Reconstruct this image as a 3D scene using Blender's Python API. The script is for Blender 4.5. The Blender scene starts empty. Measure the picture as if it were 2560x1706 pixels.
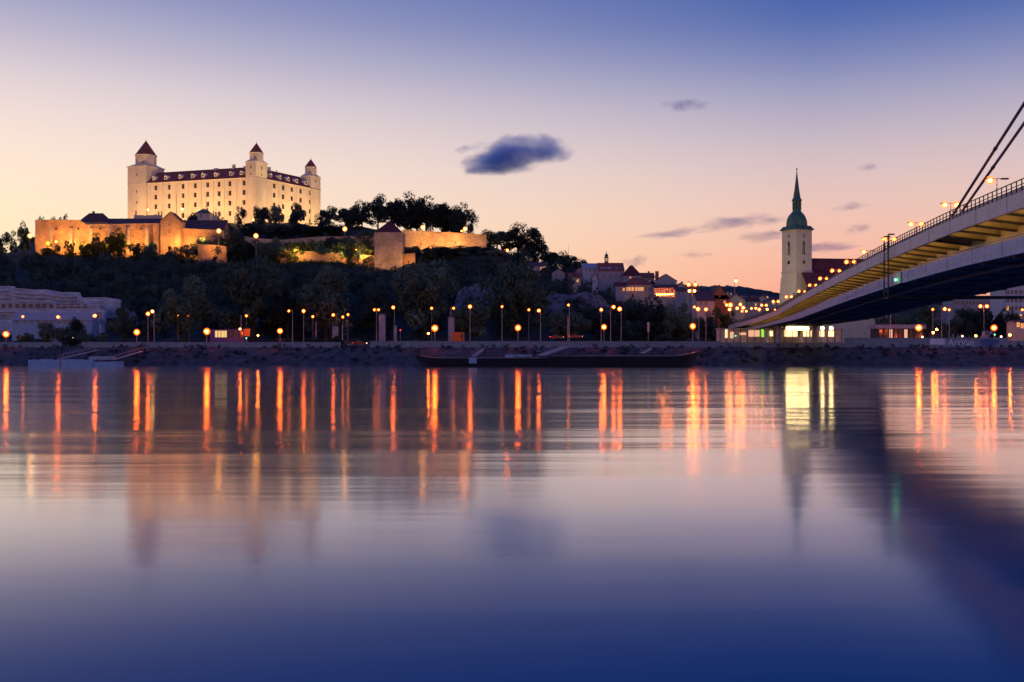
import bpy, bmesh, math, random
import numpy as np
from mathutils import Vector, Matrix

# ------------------------------------------------------------------ camera, sky, sun, exposure
sc = bpy.context.scene
COL = sc.collection
CAMZ, FPX, HX, HY = 7.0, 2500.0, 1280.0, 853.0      # eye height (m), focal length in photo pixels, principal point
cam_d = bpy.data.cameras.new('camera'); cam = bpy.data.objects.new('camera', cam_d); COL.objects.link(cam)
cam.location = (0, 0, CAMZ); cam.rotation_euler = (math.pi / 2, 0, 0)
cam_d.sensor_width = 36.0; cam_d.lens = 36.0 * FPX / 2560.0
cam_d.clip_start = 0.5; cam_d.clip_end = 60000
sc.camera = cam

def lin(r, g, b):
    f = lambda c: (c / 255 / 12.92) if c <= 10 else ((c / 255 + 0.055) / 1.055) ** 2.4
    return (f(r), f(g), f(b), 1.0)

SUN_AZ = math.radians(-46)      # sunset lies to the left of the view
world = bpy.data.worlds.new('World'); sc.world = world; world.use_nodes = True
wn, wl = world.node_tree.nodes, world.node_tree.links
wn.clear()
w_out = wn.new('ShaderNodeOutputWorld'); w_bg = wn.new('ShaderNodeBackground')
w_tc = wn.new('ShaderNodeTexCoord'); w_sep = wn.new('ShaderNodeSeparateXYZ')
wl.new(w_tc.outputs['Generated'], w_sep.inputs[0])
w_flat = wn.new('ShaderNodeVectorMath'); w_flat.operation = 'MULTIPLY'; w_flat.inputs[1].default_value = (1, 1, 0)
w_nrm = wn.new('ShaderNodeVectorMath'); w_nrm.operation = 'NORMALIZE'
w_dot = wn.new('ShaderNodeVectorMath'); w_dot.operation = 'DOT_PRODUCT'
w_dot.inputs[1].default_value = (math.sin(SUN_AZ), math.cos(SUN_AZ), 0)
wl.new(w_tc.outputs['Generated'], w_flat.inputs[0]); wl.new(w_flat.outputs[0], w_nrm.inputs[0]); wl.new(w_nrm.outputs[0], w_dot.inputs[0])
w_mr = wn.new('ShaderNodeMapRange'); w_mr.inputs['From Min'].default_value = 0.95; w_mr.inputs['From Max'].default_value = 0.46
wl.new(w_dot.outputs['Value'], w_mr.inputs['Value'])
def ramp(stops):
    r = wn.new('ShaderNodeValToRGB'); r.color_ramp.interpolation = 'B_SPLINE'; e = r.color_ramp.elements
    e[0].position, e[0].color = stops[0][0], lin(*stops[0][1]); e[1].position, e[1].color = stops[-1][0], lin(*stops[-1][1])
    for p, c in stops[1:-1]:
        k = e.new(p); k.color = lin(*c)
    wl.new(w_sep.outputs['Z'], r.inputs['Fac']); return r
SKY_GLOW = [(0, (255, 226, 172)), (.06, (255, 228, 178)), (.12, (255, 232, 200)), (.178, (250, 226, 214)), (.235, (222, 208, 213)),
            (.285, (168, 167, 199)), (.322, (142, 147, 190)), (.46, (92, 116, 190)), (1, (64, 92, 180))]
SKY_AWAY = [(0, (250, 146, 126)), (.06, (250, 176, 150)), (.12, (240, 198, 182)), (.176, (210, 190, 196)), (.23, (162, 161, 193)),
            (.28, (90, 112, 176)), (.318, (66, 95, 167)), (.46, (58, 88, 172)), (1, (58, 86, 172))]
r1, r2 = ramp(SKY_GLOW), ramp(SKY_AWAY)
w_mix = wn.new('ShaderNodeMix'); w_mix.data_type = 'RGBA'
wl.new(w_mr.outputs[0], w_mix.inputs['Factor']); wl.new(r1.outputs[0], w_mix.inputs['A']); wl.new(r2.outputs[0], w_mix.inputs['B'])
w_sky = wn.new('ShaderNodeTexSky'); w_sky.sky_type = 'NISHITA'; w_sky.sun_disc = False
w_sky.sun_elevation = math.radians(1.0); w_sky.sun_rotation = SUN_AZ
w_add = wn.new('ShaderNodeMix'); w_add.data_type = 'RGBA'; w_add.blend_type = 'ADD'; w_add.inputs['Factor'].default_value = 0.012
wl.new(w_mix.outputs['Result'], w_add.inputs['A']); wl.new(w_sky.outputs[0], w_add.inputs['B'])
wl.new(w_add.outputs['Result'], w_bg.inputs[0]); w_bg.inputs[1].default_value = 1.0
wl.new(w_bg.outputs[0], w_out.inputs[0])

sun_d = bpy.data.lights.new('sun', 'SUN'); sun_d.energy = 0.06; sun_d.angle = math.radians(12); sun_d.color = (1, .8, .6)
sun = bpy.data.objects.new('sun', sun_d); COL.objects.link(sun)
el = math.radians(2)
sun.rotation_euler = Vector((-math.sin(SUN_AZ) * math.cos(el), -math.cos(SUN_AZ) * math.cos(el), -math.sin(el))).to_track_quat('-Z', 'Y').to_euler()

sc.view_settings.view_transform = 'Standard'; sc.view_settings.look = 'None'
sc.view_settings.exposure = 0.0; sc.view_settings.gamma = 1.0; sc.view_settings.use_curve_mapping = False
sc.cycles.use_denoising = True; sc.cycles.denoiser = 'OPENIMAGEDENOISE'
sc.cycles.max_bounces = 5; sc.cycles.diffuse_bounces = 2; sc.cycles.glossy_bounces = 3; sc.cycles.transparent_max_bounces = 8
sc.cycles.transmission_bounces = 2; sc.cycles.volume_bounces = 2
sc.cycles.sample_clamp_indirect = 6.0; sc.cycles.use_light_tree = True
sc.cycles.caustics_reflective = False; sc.cycles.caustics_refractive = False

# ------------------------------------------------------------------ helpers
rnd = random.Random(7); nrg = np.random.default_rng(11)
def P(x, y, Y):
    """photo pixel at depth Y -> world point"""
    return Vector(((x - HX) / FPX * Y, Y, CAMZ + (HY - y) / FPX * Y))
def PX(x, Y): return (x - HX) / FPX * Y
def PZ(y, Y): return CAMZ + (HY - y) / FPX * Y
ORDN = ['first', 'second', 'third', 'fourth', 'fifth', 'sixth', 'seventh', 'eighth', 'ninth', 'tenth', 'eleventh', 'twelfth',
        'thirteenth', 'fourteenth', 'fifteenth', 'sixteenth', 'seventeenth', 'eighteenth', 'nineteenth', 'twentieth']

MATS = {}
def mat(name, col, rough=.8, var=.25, scale=.5, emit=0.0, ecol=None, metal=0.0, bump=0.0, bscale=None, stretch=(1, 1, 1), rand=0.0, trans=0.0, spec=.3):
    m = bpy.data.materials.new(name); m.use_nodes = True
    n, l = m.node_tree.nodes, m.node_tree.links
    b = n['Principled BSDF']; b.inputs['Roughness'].default_value = rough; b.inputs['Metallic'].default_value = metal
    b.inputs['Specular IOR Level'].default_value = spec
    tc = n.new('ShaderNodeTexCoord'); mp = n.new('ShaderNodeMapping'); mp.inputs['Scale'].default_value = stretch
    l.new(tc.outputs['Object'], mp.inputs[0])
    nz = n.new('ShaderNodeTexNoise'); nz.inputs['Scale'].default_value = scale; nz.inputs['Detail'].default_value = 6; nz.inputs['Roughness'].default_value = .65
    l.new(mp.outputs[0], nz.inputs['Vector'])
    cr = n.new('ShaderNodeValToRGB')
    cr.color_ramp.elements[0].position = .3; cr.color_ramp.elements[1].position = .72
    cr.color_ramp.elements[0].color = tuple(c * (1 - var) for c in col[:3]) + (1,)
    cr.color_ramp.elements[1].color = tuple(min(1, c * (1 + var)) for c in col[:3]) + (1,)
    l.new(nz.outputs[0], cr.inputs[0]); src = cr.outputs[0]
    if rand:
        oi = n.new('ShaderNodeObjectInfo'); hs = n.new('ShaderNodeHueSaturation')
        mr = n.new('ShaderNodeMapRange'); mr.inputs['To Min'].default_value = 1 - rand; mr.inputs['To Max'].default_value = 1 + rand
        l.new(oi.outputs['Random'], mr.inputs[0]); l.new(mr.outputs[0], hs.inputs['Value']); l.new(src, hs.inputs['Color']); src = hs.outputs[0]
    l.new(src, b.inputs['Base Color'])
    if bump:
        n2 = n.new('ShaderNodeTexNoise'); n2.inputs['Scale'].default_value = bscale or scale * 3; n2.inputs['Detail'].default_value = 5
        l.new(mp.outputs[0], n2.inputs['Vector'])
        bp = n.new('ShaderNodeBump'); bp.inputs['Strength'].default_value = bump; bp.inputs['Distance'].default_value = .3
        l.new(n2.outputs[0], bp.inputs['Height']); l.new(bp.outputs[0], b.inputs['Normal'])
    if emit:
        b.inputs['Emission Color'].default_value = tuple((ecol or col)[:3]) + (1,); b.inputs['Emission Strength'].default_value = emit
    if trans:
        tr = n.new('ShaderNodeBsdfTranslucent'); mx = n.new('ShaderNodeMixShader'); mx.inputs[0].default_value = trans
        l.new(src, tr.inputs[0]); l.new(b.outputs[0], mx.inputs[1]); l.new(tr.outputs[0], mx.inputs[2])
        l.new(mx.outputs[0], n['Material Output'].inputs[0])
    MATS[name] = m; return m

def wallmat(name, col, joint, bw, bh, rough=.85, var=.35):
    """coursed masonry: recessed joints and uneven stone colour"""
    m = bpy.data.materials.new(name); m.use_nodes = True
    n, l = m.node_tree.nodes, m.node_tree.links; b = n['Principled BSDF']; b.inputs['Roughness'].default_value = rough
    b.inputs['Specular IOR Level'].default_value = .2
    tc = n.new('ShaderNodeTexCoord'); sp = n.new('ShaderNodeSeparateXYZ'); cb = n.new('ShaderNodeCombineXYZ'); ad = n.new('ShaderNodeMath')
    l.new(tc.outputs['Object'], sp.inputs[0]); l.new(sp.outputs[0], ad.inputs[0]); l.new(sp.outputs[1], ad.inputs[1])
    l.new(ad.outputs[0], cb.inputs[0]); l.new(sp.outputs[2], cb.inputs[1])
    br = n.new('ShaderNodeTexBrick'); br.inputs['Scale'].default_value = 1; br.inputs['Brick Width'].default_value = bw; br.inputs['Row Height'].default_value = bh
    br.inputs['Mortar Size'].default_value = .05 * bh; l.new(cb.outputs[0], br.inputs[0])
    br.inputs['Color1'].default_value = tuple(c * (1 - var * .5) for c in col) + (1,); br.inputs['Color2'].default_value = tuple(c * (1 + var * .5) for c in col) + (1,)
    br.inputs['Mortar'].default_value = tuple(joint) + (1,)
    nz = n.new('ShaderNodeTexNoise'); nz.inputs['Scale'].default_value = .16; nz.inputs['Detail'].default_value = 7; l.new(tc.outputs['Object'], nz.inputs[0])
    mr = n.new('ShaderNodeMapRange'); mr.inputs['From Min'].default_value = .3; mr.inputs['From Max'].default_value = .7
    mr.inputs['To Min'].default_value = 1 - var; mr.inputs['To Max'].default_value = 1 + var * .6
    l.new(nz.outputs[0], mr.inputs[0])
    hs = n.new('ShaderNodeHueSaturation'); l.new(br.outputs[0], hs.inputs['Color']); l.new(mr.outputs[0], hs.inputs['Value']); l.new(hs.outputs[0], b.inputs['Base Color'])
    bp = n.new('ShaderNodeBump'); bp.inputs['Strength'].default_value = .5; bp.inputs['Distance'].default_value = .2; bp.invert = True
    l.new(br.outputs['Fac'], bp.inputs['Height']); l.new(bp.outputs[0], b.inputs['Normal'])
    MATS[name] = m; return m

def emat(name, col, strength):
    m = bpy.data.materials.new(name); m.use_nodes = True
    n, l = m.node_tree.nodes, m.node_tree.links; n.clear()
    o = n.new('ShaderNodeOutputMaterial'); e = n.new('ShaderNodeEmission'); e.inputs[0].default_value = tuple(col) + (1,); e.inputs[1].default_value = strength
    l.new(e.outputs[0], o.inputs[0]); MATS[name] = m; return m

class MB:
    """collects shapes in world coordinates and links them as one mesh object"""
    def __init__(s): s.v, s.f, s.smooth = [], [], False
    def add(s, vs, fs):
        o = len(s.v); s.v += [tuple(v) for v in vs]; s.f += [tuple(i + o for i in f) for f in fs]; return s
    def box(s, a, b):
        x0, y0, z0 = a; x1, y1, z1 = b
        return s.hexa([(x0, y0, z0), (x1, y0, z0), (x1, y1, z0), (x0, y1, z0)], [(x0, y0, z1), (x1, y0, z1), (x1, y1, z1), (x0, y1, z1)])
    def hexa(s, lo, hi):
        return s.add(list(lo) + list(hi), [(3, 2, 1, 0), (4, 5, 6, 7), (0, 1, 5, 4), (1, 2, 6, 5), (2, 3, 7, 6), (3, 0, 4, 7)])
    def obox(s, c, ax, ay, az, hx, hy, hz):
        c, ax, ay, az = Vector(c), Vector(ax), Vector(ay), Vector(az)
        q = [c + ax * hx * i + ay * hy * j for i, j in ((-1, -1), (1, -1), (1, 1), (-1, 1))]
        return s.hexa([p - az * hz for p in q], [p + az * hz for p in q])
    def prism(s, poly, z0, z1):
        n = len(poly); vs = [(p[0], p[1], z0) for p in poly] + [(p[0], p[1], z1) for p in poly]
        fs = [tuple(reversed(range(n))), tuple(range(n, 2 * n))] + [(i, (i + 1) % n, n + (i + 1) % n, n + i) for i in range(n)]
        return s.add(vs, fs)
    def tube(s, p0, p1, r0, r1=None, n=8):
        p0, p1 = Vector(p0), Vector(p1); r1 = r0 if r1 is None else r1
        d = (p1 - p0).normalized(); a = d.orthogonal().normalized(); b = d.cross(a)
        vs = [p0 + (a * math.cos(t) + b * math.sin(t)) * r0 for t in (2 * math.pi * i / n for i in range(n))]
        vs += [p1 + (a * math.cos(t) + b * math.sin(t)) * r1 for t in (2 * math.pi * i / n for i in range(n))]
        return s.add(vs, [(i, (i + 1) % n, n + (i + 1) % n, n + i) for i in range(n)] + [tuple(range(n, 2 * n)), tuple(reversed(range(n)))])
    def lathe(s, c, prof, n=12, rot=0.0, cap=True):
        c = Vector(c); vs = []; fs = []
        for r, z in prof:
            for i in range(n):
                t = rot + 2 * math.pi * i / n; vs.append((c.x + r * math.cos(t), c.y + r * math.sin(t), c.z + z))
        for k in range(len(prof) - 1):
            for i in range(n):
                j = (i + 1) % n; fs.append((k * n + i, k * n + j, (k + 1) * n + j, (k + 1) * n + i))
        if cap: fs += [tuple(reversed(range(n))), tuple(range((len(prof) - 1) * n, len(prof) * n))]
        return s.add(vs, fs)
    def build(s, name, m, parent=None, org=None, kind=None):
        if org is None: org = Vector(parent['org']) if parent is not None and 'org' in parent else Vector((0, 0, 0))
        me = bpy.data.meshes.new(name); o0 = Vector(org)
        me.from_pydata([(v[0] - o0.x, v[1] - o0.y, v[2] - o0.z) for v in s.v], [], s.f)
        me.materials.append(MATS[m] if isinstance(m, str) else m)
        if s.smooth: me.polygons.foreach_set('use_smooth', [True] * len(me.polygons))
        me.update(); o = bpy.data.objects.new(name, me); COL.objects.link(o)
        if parent is not None: o.parent = parent
        else: o.location = o0
        o['org'] = tuple(o0)
        if kind: o['kind'] = kind
        return o

def tag(o, label, cat, group=None, kind=None):
    if label: o['label'] = label
    if cat: o['category'] = cat
    if group: o['group'] = group
    if kind: o['kind'] = kind
    return o
def thing(name, label, cat, loc=(0, 0, 0), group=None):
    o = bpy.data.objects.new(name, None); COL.objects.link(o); o.location = loc; o['org'] = tuple(loc); o.empty_display_size = .5
    return tag(o, label, cat, group)
def copy_tree(o, parent=None):
    c = o.copy(); COL.objects.link(c); c.parent = parent
    for ch in list(o.children): copy_tree(ch, c)
    return c

def facade(mb, A, B, z0, z1, rects, depth, inward):
    """wall A-B with real openings; rects (u0,u1,v0,v1) in metres along A-B and absolute height; reveals go inward"""
    A, B, inward = Vector(A), Vector(B), Vector(inward); L = (B - A).length; d = (B - A) / L
    us = sorted({0.0, L} | {r[0] for r in rects} | {r[1] for r in rects}); vs = sorted({z0, z1} | {r[2] for r in rects} | {r[3] for r in rects})
    pt = lambda u, v, k=0.0: (A.x + d.x * u + inward.x * k, A.y + d.y * u + inward.y * k, v)
    for i in range(len(us) - 1):
        for j in range(len(vs) - 1):
            cu, cv = (us[i] + us[i + 1]) / 2, (vs[j] + vs[j + 1]) / 2
            if any(r[0] < cu < r[1] and r[2] < cv < r[3] for r in rects): continue
            mb.add([pt(us[i], vs[j]), pt(us[i + 1], vs[j]), pt(us[i + 1], vs[j + 1]), pt(us[i], vs[j + 1])], [(0, 1, 2, 3)])
    for u0, u1, v0, v1 in rects:
        a = [pt(u0, v0), pt(u1, v0), pt(u1, v1), pt(u0, v1)]; b = [pt(u0, v0, depth), pt(u1, v0, depth), pt(u1, v1, depth), pt(u0, v1, depth)]
        mb.add(a + b, [(i, (i + 1) % 4, 4 + (i + 1) % 4, 4 + i) for i in range(4)])
def ray_u(x, A, B):
    """distance along A-B where the photo column x meets that wall"""
    k = (x - HX) / FPX; dx, dy = B[0] - A[0], B[1] - A[1]
    t = (k * A[1] - A[0]) / (dx - k * dy); return t * math.hypot(dx, dy)

# ------------------------------------------------------------------ materials
mat('castle_plaster', (.64, .56, .44), .9, .17, .22, stretch=(1, 1, .35))
mat('castle_trim', (.72, .67, .58), .9, .05)
mat('red_tile', (.24, .065, .05), .8, .3, 1.2, bump=.4, bscale=2.5, stretch=(1, 1, 3))
mat('dark_tile', (.085, .045, .06), .8, .3, 1.0, bump=.4, bscale=2.5)
mat('maroon_tile', (.10, .022, .035), .8, .3, 1.0, bump=.3, bscale=2.5)
mat('copper', (.05, .13, .11), .55, .35, 1.0)
mat('church_stone', (.55, .50, .42), .9, .12, .6)
wallmat('fort_brick', (.56, .33, .18), (.30, .20, .13), 1.1, .5)
wallmat('fort_stone', (.50, .38, .27), (.28, .22, .16), 1.4, .6)
wallmat('grey_stone', (.42, .47, .58), (.14, .14, .16), 1.6, .7)
wallmat('rough_ashlar', (.46, .52, .66), (.18, .20, .26), 2.6, .9, var=.5)
mat('concrete', (.36, .36, .38), .85, .2, .7, bump=.2)
mat('wall_concrete', (.24, .27, .33), .85, .3, .6, bump=.3, stretch=(1, 1, 2.5))
mat('bridge_paint', (.64, .53, .48), .6, .12, .5, stretch=(1, 1, 2))
mat('bridge_web', (.48, .42, .32), .6, .12, .4)
mat('bridge_panel', (.36, .39, .52), .55, .2, .8)
mat('bridge_rib', (.10, .09, .11), .7, .3, .5)
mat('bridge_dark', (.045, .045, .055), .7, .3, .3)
mat('paving', (.11, .10, .10), 1.0, .25, .6, spec=0)
mat('asphalt', (.05, .05, .055), 1.0, .2, spec=0)
mat('steel', (.30, .30, .32), .5, .1, 2.0, metal=.5)
mat('pole_paint', (.34, .32, .31), .55, .1, 3.0)
mat('dark_metal', (.03, .03, .035), .5, .2)
mat('cable', (.17, .13, .19), .7, .02)
mat('glass_dark', (.02, .024, .035), .12, .3, 2.0, spec=.5)
mat('window_dark', (.055, .035, .035), .25, .3, 2.0, spec=.5)
mat('white_paint', (.72, .72, .74), .6, .08)
mat('house_wall', (.32, .31, .36), .9, .12)
mat('house_white', (.48, .50, .58), .9, .08)
mat('house_tan', (.50, .43, .36), .9, .1)
mat('house_brick', (.34, .14, .07), .9, .25, 1.5)
mat('bark', (.05, .038, .03), .95, .3, 2.0)
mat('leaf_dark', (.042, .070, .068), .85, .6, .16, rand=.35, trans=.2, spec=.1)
mat('leaf_mid', (.095, .155, .115), .8, .5, .4, rand=.3, trans=.25, spec=.1)
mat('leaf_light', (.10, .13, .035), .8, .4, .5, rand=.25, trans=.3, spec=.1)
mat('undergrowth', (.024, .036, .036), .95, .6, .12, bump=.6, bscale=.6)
mat('ground_soil', (.07, .065, .06), .95, .35, .08)
mat('far_wood', (.018, .026, .036), .95, .5, .02, bump=.8, bscale=.05)
mat('bank_rubble', (.060, .058, .072), .95, .55, .4, bump=1.0, bscale=1.6)
mat('rock', (.14, .15, .20), .95, .4, .12, bump=1.0, bscale=.5)
mat('barge_hull', (.015, .015, .022), .5, .3)
mat('barge_rail', (.30, .34, .42), .5, .2)
mat('pontoon_blue', (.24, .38, .56), .6, .2, 1.0)
mat('gang_plank', (.30, .24, .26), .7, .2)
mat('poster', (.28, .29, .37), .6, .3, .5)
mat('sign_orange', (.55, .22, .03), .6, .15)
mat('van_orange', (.45, .12, .02), .4, .1)
mat('bus_purple', (.10, .05, .22), .4, .1)
mat('bus_white', (.55, .52, .55), .4, .1)
mat('car_dark', (.05, .05, .06), .3, .1, spec=.5)
mat('car_silver', (.32, .32, .34), .3, .1, spec=.5)
mat('car_red', (.25, .02, .02), .3, .1, spec=.5)
mat('rubber', (.02, .02, .02), .9, .1)
mat('graffiti_white', (.70, .70, .85), .8, .2)
mat('graffiti_blue', (.10, .12, .30), .8, .2)
mat('graffiti_pink', (.62, .40, .42), .8, .2)
mat('statue', (.10, .09, .11), .9, .3, 2.0)
emat('sodium_bright', (1, .105, .006), 260)
emat('sodium', (1, .13, .010), 210)
emat('sodium_dim', (1, .20, .022), 45)
emat('warm_white', (1, .55, .17), 50)
emat('hill_lamp', (1, .36, .05), 70)
emat('bridge_lamp', (1, .20, .022), 70)
def halo_mat(name, col, strength, clear):
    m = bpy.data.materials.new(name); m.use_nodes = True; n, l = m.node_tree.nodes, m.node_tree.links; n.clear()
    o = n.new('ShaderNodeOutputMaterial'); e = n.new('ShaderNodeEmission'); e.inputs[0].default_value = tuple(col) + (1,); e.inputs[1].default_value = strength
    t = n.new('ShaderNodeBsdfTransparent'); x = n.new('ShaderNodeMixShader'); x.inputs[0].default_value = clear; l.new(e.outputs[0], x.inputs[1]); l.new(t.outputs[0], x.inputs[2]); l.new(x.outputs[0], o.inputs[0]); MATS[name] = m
halo_mat('amber_halo', (1, .12, .010), 4.5, .62); halo_mat('gold_halo', (1, .30, .04), 4.0, .62)      # glowing see-through shells added round the bulbs to imitate their halo
emat('fluoro', (1, .70, .28), 26)
emat('under_strip', (1, .52, .10), 24)
emat('green_light', (.08, 1, .35), 9)
emat('red_light', (1, .03, .012), 8)
emat('head_light', (1, .75, .45), 4)
emat('window_lit', (1, .40, .12), 1.1)
emat('window_pink', (1, .50, .30), .9)
emat('window_bus', (1, .62, .22), 1.0)
emat('lime_panel', (.35, 1, .08), .9)
emat('kiosk_glow', (1, .70, .36), 1.6)

# ------------------------------------------------------------------ terrain
TY = [300, 345, 372, 400, 450, 500, 525, 545, 570, 598, 700, 850, 1100, 1600, 2600, 6000]
TC = {   # photo column -> ground height at each distance above
    -1500: [5.6, 5.6, 9, 18, 30, 40, 44, 46, 48, 48, 44, 30, 12, 6, 6, 6],
    -300: [5.6, 5.6, 9, 20, 33, 46, 50, 53, 55, 56, 54, 40, 15, 6, 6, 6],
    0: [5.6, 5.6, 9, 21, 33, 44, 50, 54, 56, 58, 58, 45, 20, 6, 6, 6],
    90: [5.6, 5.6, 9, 21, 33, 44, 50, 57, 62, 70, 72, 60, 30, 6, 6, 6],
    330: [5.6, 5.6, 9, 20, 33, 43, 49, 58, 64, 78, 78, 60, 30, 6, 6, 6],
    560: [5.6, 5.6, 8, 18, 31, 42, 47, 60, 66, 78, 78, 60, 30, 6, 6, 6],
    800: [5.6, 5.6, 8, 18, 31, 41, 46, 60, 66, 77, 77, 60, 30, 6, 6, 6],
    930: [5.6, 5.6, 8, 18, 30, 40, 45, 60, 67, 74, 74, 60, 30, 6, 6, 6],
    1010: [5.6, 5.6, 8, 18, 30, 41, 47, 60, 67, 72, 72, 60, 30, 6, 6, 6],
    1210: [5.6, 5.6, 8, 20, 32, 44, 51, 59, 63, 66, 64, 50, 25, 6, 6, 6],
    1300: [5.6, 5.6, 8, 21, 31, 42, 48, 53, 55, 56, 52, 40, 20, 6, 6, 6],
    1400: [5.6, 5.6, 8, 20, 29, 37, 42, 45, 46, 46, 44, 35, 15, 6, 6, 6],
    1500: [5.6, 5.6, 7, 17, 24, 31, 34, 36, 37, 37, 35, 25, 12, 6, 6, 6],
    1600: [5.6, 5.6, 6, 11, 19, 25, 27, 28, 29, 29, 26, 20, 10, 6, 6, 6],
    1700: [5.6, 5.6, 6, 8, 13, 18, 19, 20, 20, 20, 18, 14, 8, 6, 6, 6],
    1780: [5.6, 5.6, 5.7, 6, 8, 10, 11, 11, 11, 11, 10, 8, 6, 6, 6, 6],
    1900: [5.6, 5.6, 5.6, 5.8, 6, 6, 6, 6, 6, 6, 6, 6, 6, 6, 6, 6],
    4500: [5.6, 5.6, 5.6, 5.8, 6, 6, 6, 6, 6, 6, 6, 6, 6, 6, 6, 6]}
TX = sorted(TC); TA = np.array([TC[k] for k in TX])
def ground(x, Y):
    """ground height at photo column x, distance Y"""
    col = [np.interp(Y, TY, TA[i]) for i in range(len(TX))]
    return float(np.interp(x, TX, col))
def groundW(X, Y): return ground(HX + FPX * X / max(Y, 1), Y)
xs = list(range(-1500, 4501, 40)); ys = [299, 320, 345, 358] + list(range(370, 720, 10)) + [760, 850, 1000, 1200, 1600, 2600, 6000]
tv = []
for Y in ys:
    for x in xs:
        n = 0 if Y < 350 else .9 * math.sin(x * .031 + Y * .05) + .6 * math.sin(x * .083 - Y * .11)
        n *= min(1, max(0, (1900 - x) / 300))
        tv.append((PX(x, Y), Y, ground(x, Y) + n))
W = len(xs); tf = [(j * W + i, j * W + i + 1, (j + 1) * W + i + 1, (j + 1) * W + i) for j in range(len(ys) - 1) for i in range(W - 1)]
mb = MB(); mb.add(tv, tf); mb.smooth = True
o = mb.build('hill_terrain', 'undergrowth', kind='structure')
mb = MB(); mb.add([(-900, 296.8, 5.64), (900, 296.8, 5.64), (900, 318, 5.64), (-900, 318, 5.64)], [(0, 1, 2, 3)])
mb.build('promenade', 'paving', kind='structure')
mb = MB(); mb.add([(-900, 318.3, 5.65), (900, 318.3, 5.65), (900, 344, 5.65), (-900, 344, 5.65)], [(0, 1, 2, 3)])
road = mb.build('road', 'asphalt', kind='structure')
mb = MB().box((-900, 318, 5.4), (900, 318.3, 5.78)); mb.build('kerb', 'concrete', kind='structure')
for k in range(-16, 17):
    MB().box((k * 12 - 2, 330.9, 5.6), (k * 12 + 2, 331.1, 5.656)).build('lane_marking', 'white_paint', road)

# river bank: rubble slope from the water up to the wall foot
bx_ = np.arange(-760, 761, 2.0); prof = [(277, -1.6), (281.6, -.15), (284, 1.2), (286.5, 2.4), (289, 3.5), (291.5, 4.4), (293.5, 4.85), (295, 5.0), (296.75, 5.1), (296.78, 5.62), (299.5, 5.58)]
bv = []
for (yy, zz) in prof:
    for X in bx_:
        a = .28 if -.2 < zz < 5 else 0.0
        bv.append((X, yy + nrg.normal(0, .15) * (a > 0) + .5 * math.sin(X * .045) * (zz < 4), zz + nrg.normal(0, a) * .7 + .12 * math.sin(X * .21) * (a > 0)))
W = len(bx_); bf = [(j * W + i, j * W + i + 1, (j + 1) * W + i + 1, (j + 1) * W + i) for j in range(len(prof) - 1) for i in range(W - 1)]
mb = MB(); mb.add(bv, bf); mb.build('river_bank', 'bank_rubble', kind='structure')
# loose armour stones on the slope, too many and too small to count
sv = []; sf = []
for k in range(1500):
    X = nrg.uniform(-190, 190); t = nrg.uniform(0, 1); yy = 282.2 + 9.5 * t; zz = .1 + 4.4 * t; s = nrg.uniform(.2, .55)
    q = np.array([[-1, -1, -1], [1, -1, -1], [1, 1, -1], [-1, 1, -1], [-1, -1, 1], [1, -1, 1], [1, 1, 1], [-1, 1, 1]]) * [s * nrg.uniform(.8, 1.6), s, s * .6] * nrg.uniform(.65, 1.1, (8, 1))
    a = nrg.uniform(0, 3.14); q[:, :2] = q[:, :2] @ np.array([[math.cos(a), -math.sin(a)], [math.sin(a), math.cos(a)]])
    b = len(sv); sv += [tuple(v) for v in q + [X, yy, zz]]
    sf += [(b + i for i in f) for f in ((3, 2, 1, 0), (4, 5, 6, 7), (0, 1, 5, 4), (1, 2, 6, 5), (2, 3, 7, 6), (3, 0, 4, 7))]
mb = MB(); mb.add(sv, [tuple(f) for f in sf])
tag(mb.build('armour_stones', 'bank_rubble'), 'grey armour stones strewn over the river bank slope', 'stones', kind='stuff')

# water: one sheet out to the far horizon on both sides, long swells as bump
m = bpy.data.materials.new('river_water'); m.use_nodes = True; MATS['river_water'] = m
n, l = m.node_tree.nodes, m.node_tree.links; b = n['Principled BSDF']
b.inputs['Base Color'].default_value = (.0, .026, .135, 1); b.inputs['Roughness'].default_value = .13; b.inputs['IOR'].default_value = 1.31
tc = n.new('ShaderNodeTexCoord')
def wave(sx, sy, detail):
    mp = n.new('ShaderNodeMapping'); mp.inputs['Scale'].default_value = (sx, sy, 1); l.new(tc.outputs['Object'], mp.inputs[0])
    z = n.new('ShaderNodeTexNoise'); z.inputs['Scale'].default_value = 1; z.inputs['Detail'].default_value = detail; l.new(mp.outputs[0], z.inputs[0]); return z.outputs[0]
h1, h2 = wave(.006, .06, 4), wave(.02, .15, 4)
ml = n.new('ShaderNodeMath'); ml.operation = 'MULTIPLY_ADD'; ml.inputs[1].default_value = .34; l.new(h2, ml.inputs[0]); l.new(h1, ml.inputs[2])
bp = n.new('ShaderNodeBump'); bp.inputs['Strength'].default_value = 1.0; bp.inputs['Distance'].default_value = .52
l.new(ml.outputs[0], bp.inputs['Height'])
ys_ = n.new('ShaderNodeSeparateXYZ'); l.new(tc.outputs['Object'], ys_.inputs[0]); ym_ = n.new('ShaderNodeMapRange')     # the main current, rougher than the slack water by the near bank
ym_.inputs['From Min'].default_value = 35; ym_.inputs['From Max'].default_value = 190; ym_.inputs['To Min'].default_value = .10; ym_.inputs['To Max'].default_value = 1.0
l.new(ys_.outputs[1], ym_.inputs[0]); l.new(ym_.outputs[0], bp.inputs['Strength'])
n.remove(b)
df = n.new('ShaderNodeBsdfDiffuse'); df.inputs[0].default_value = (.0, .115, .27, 1)
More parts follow.
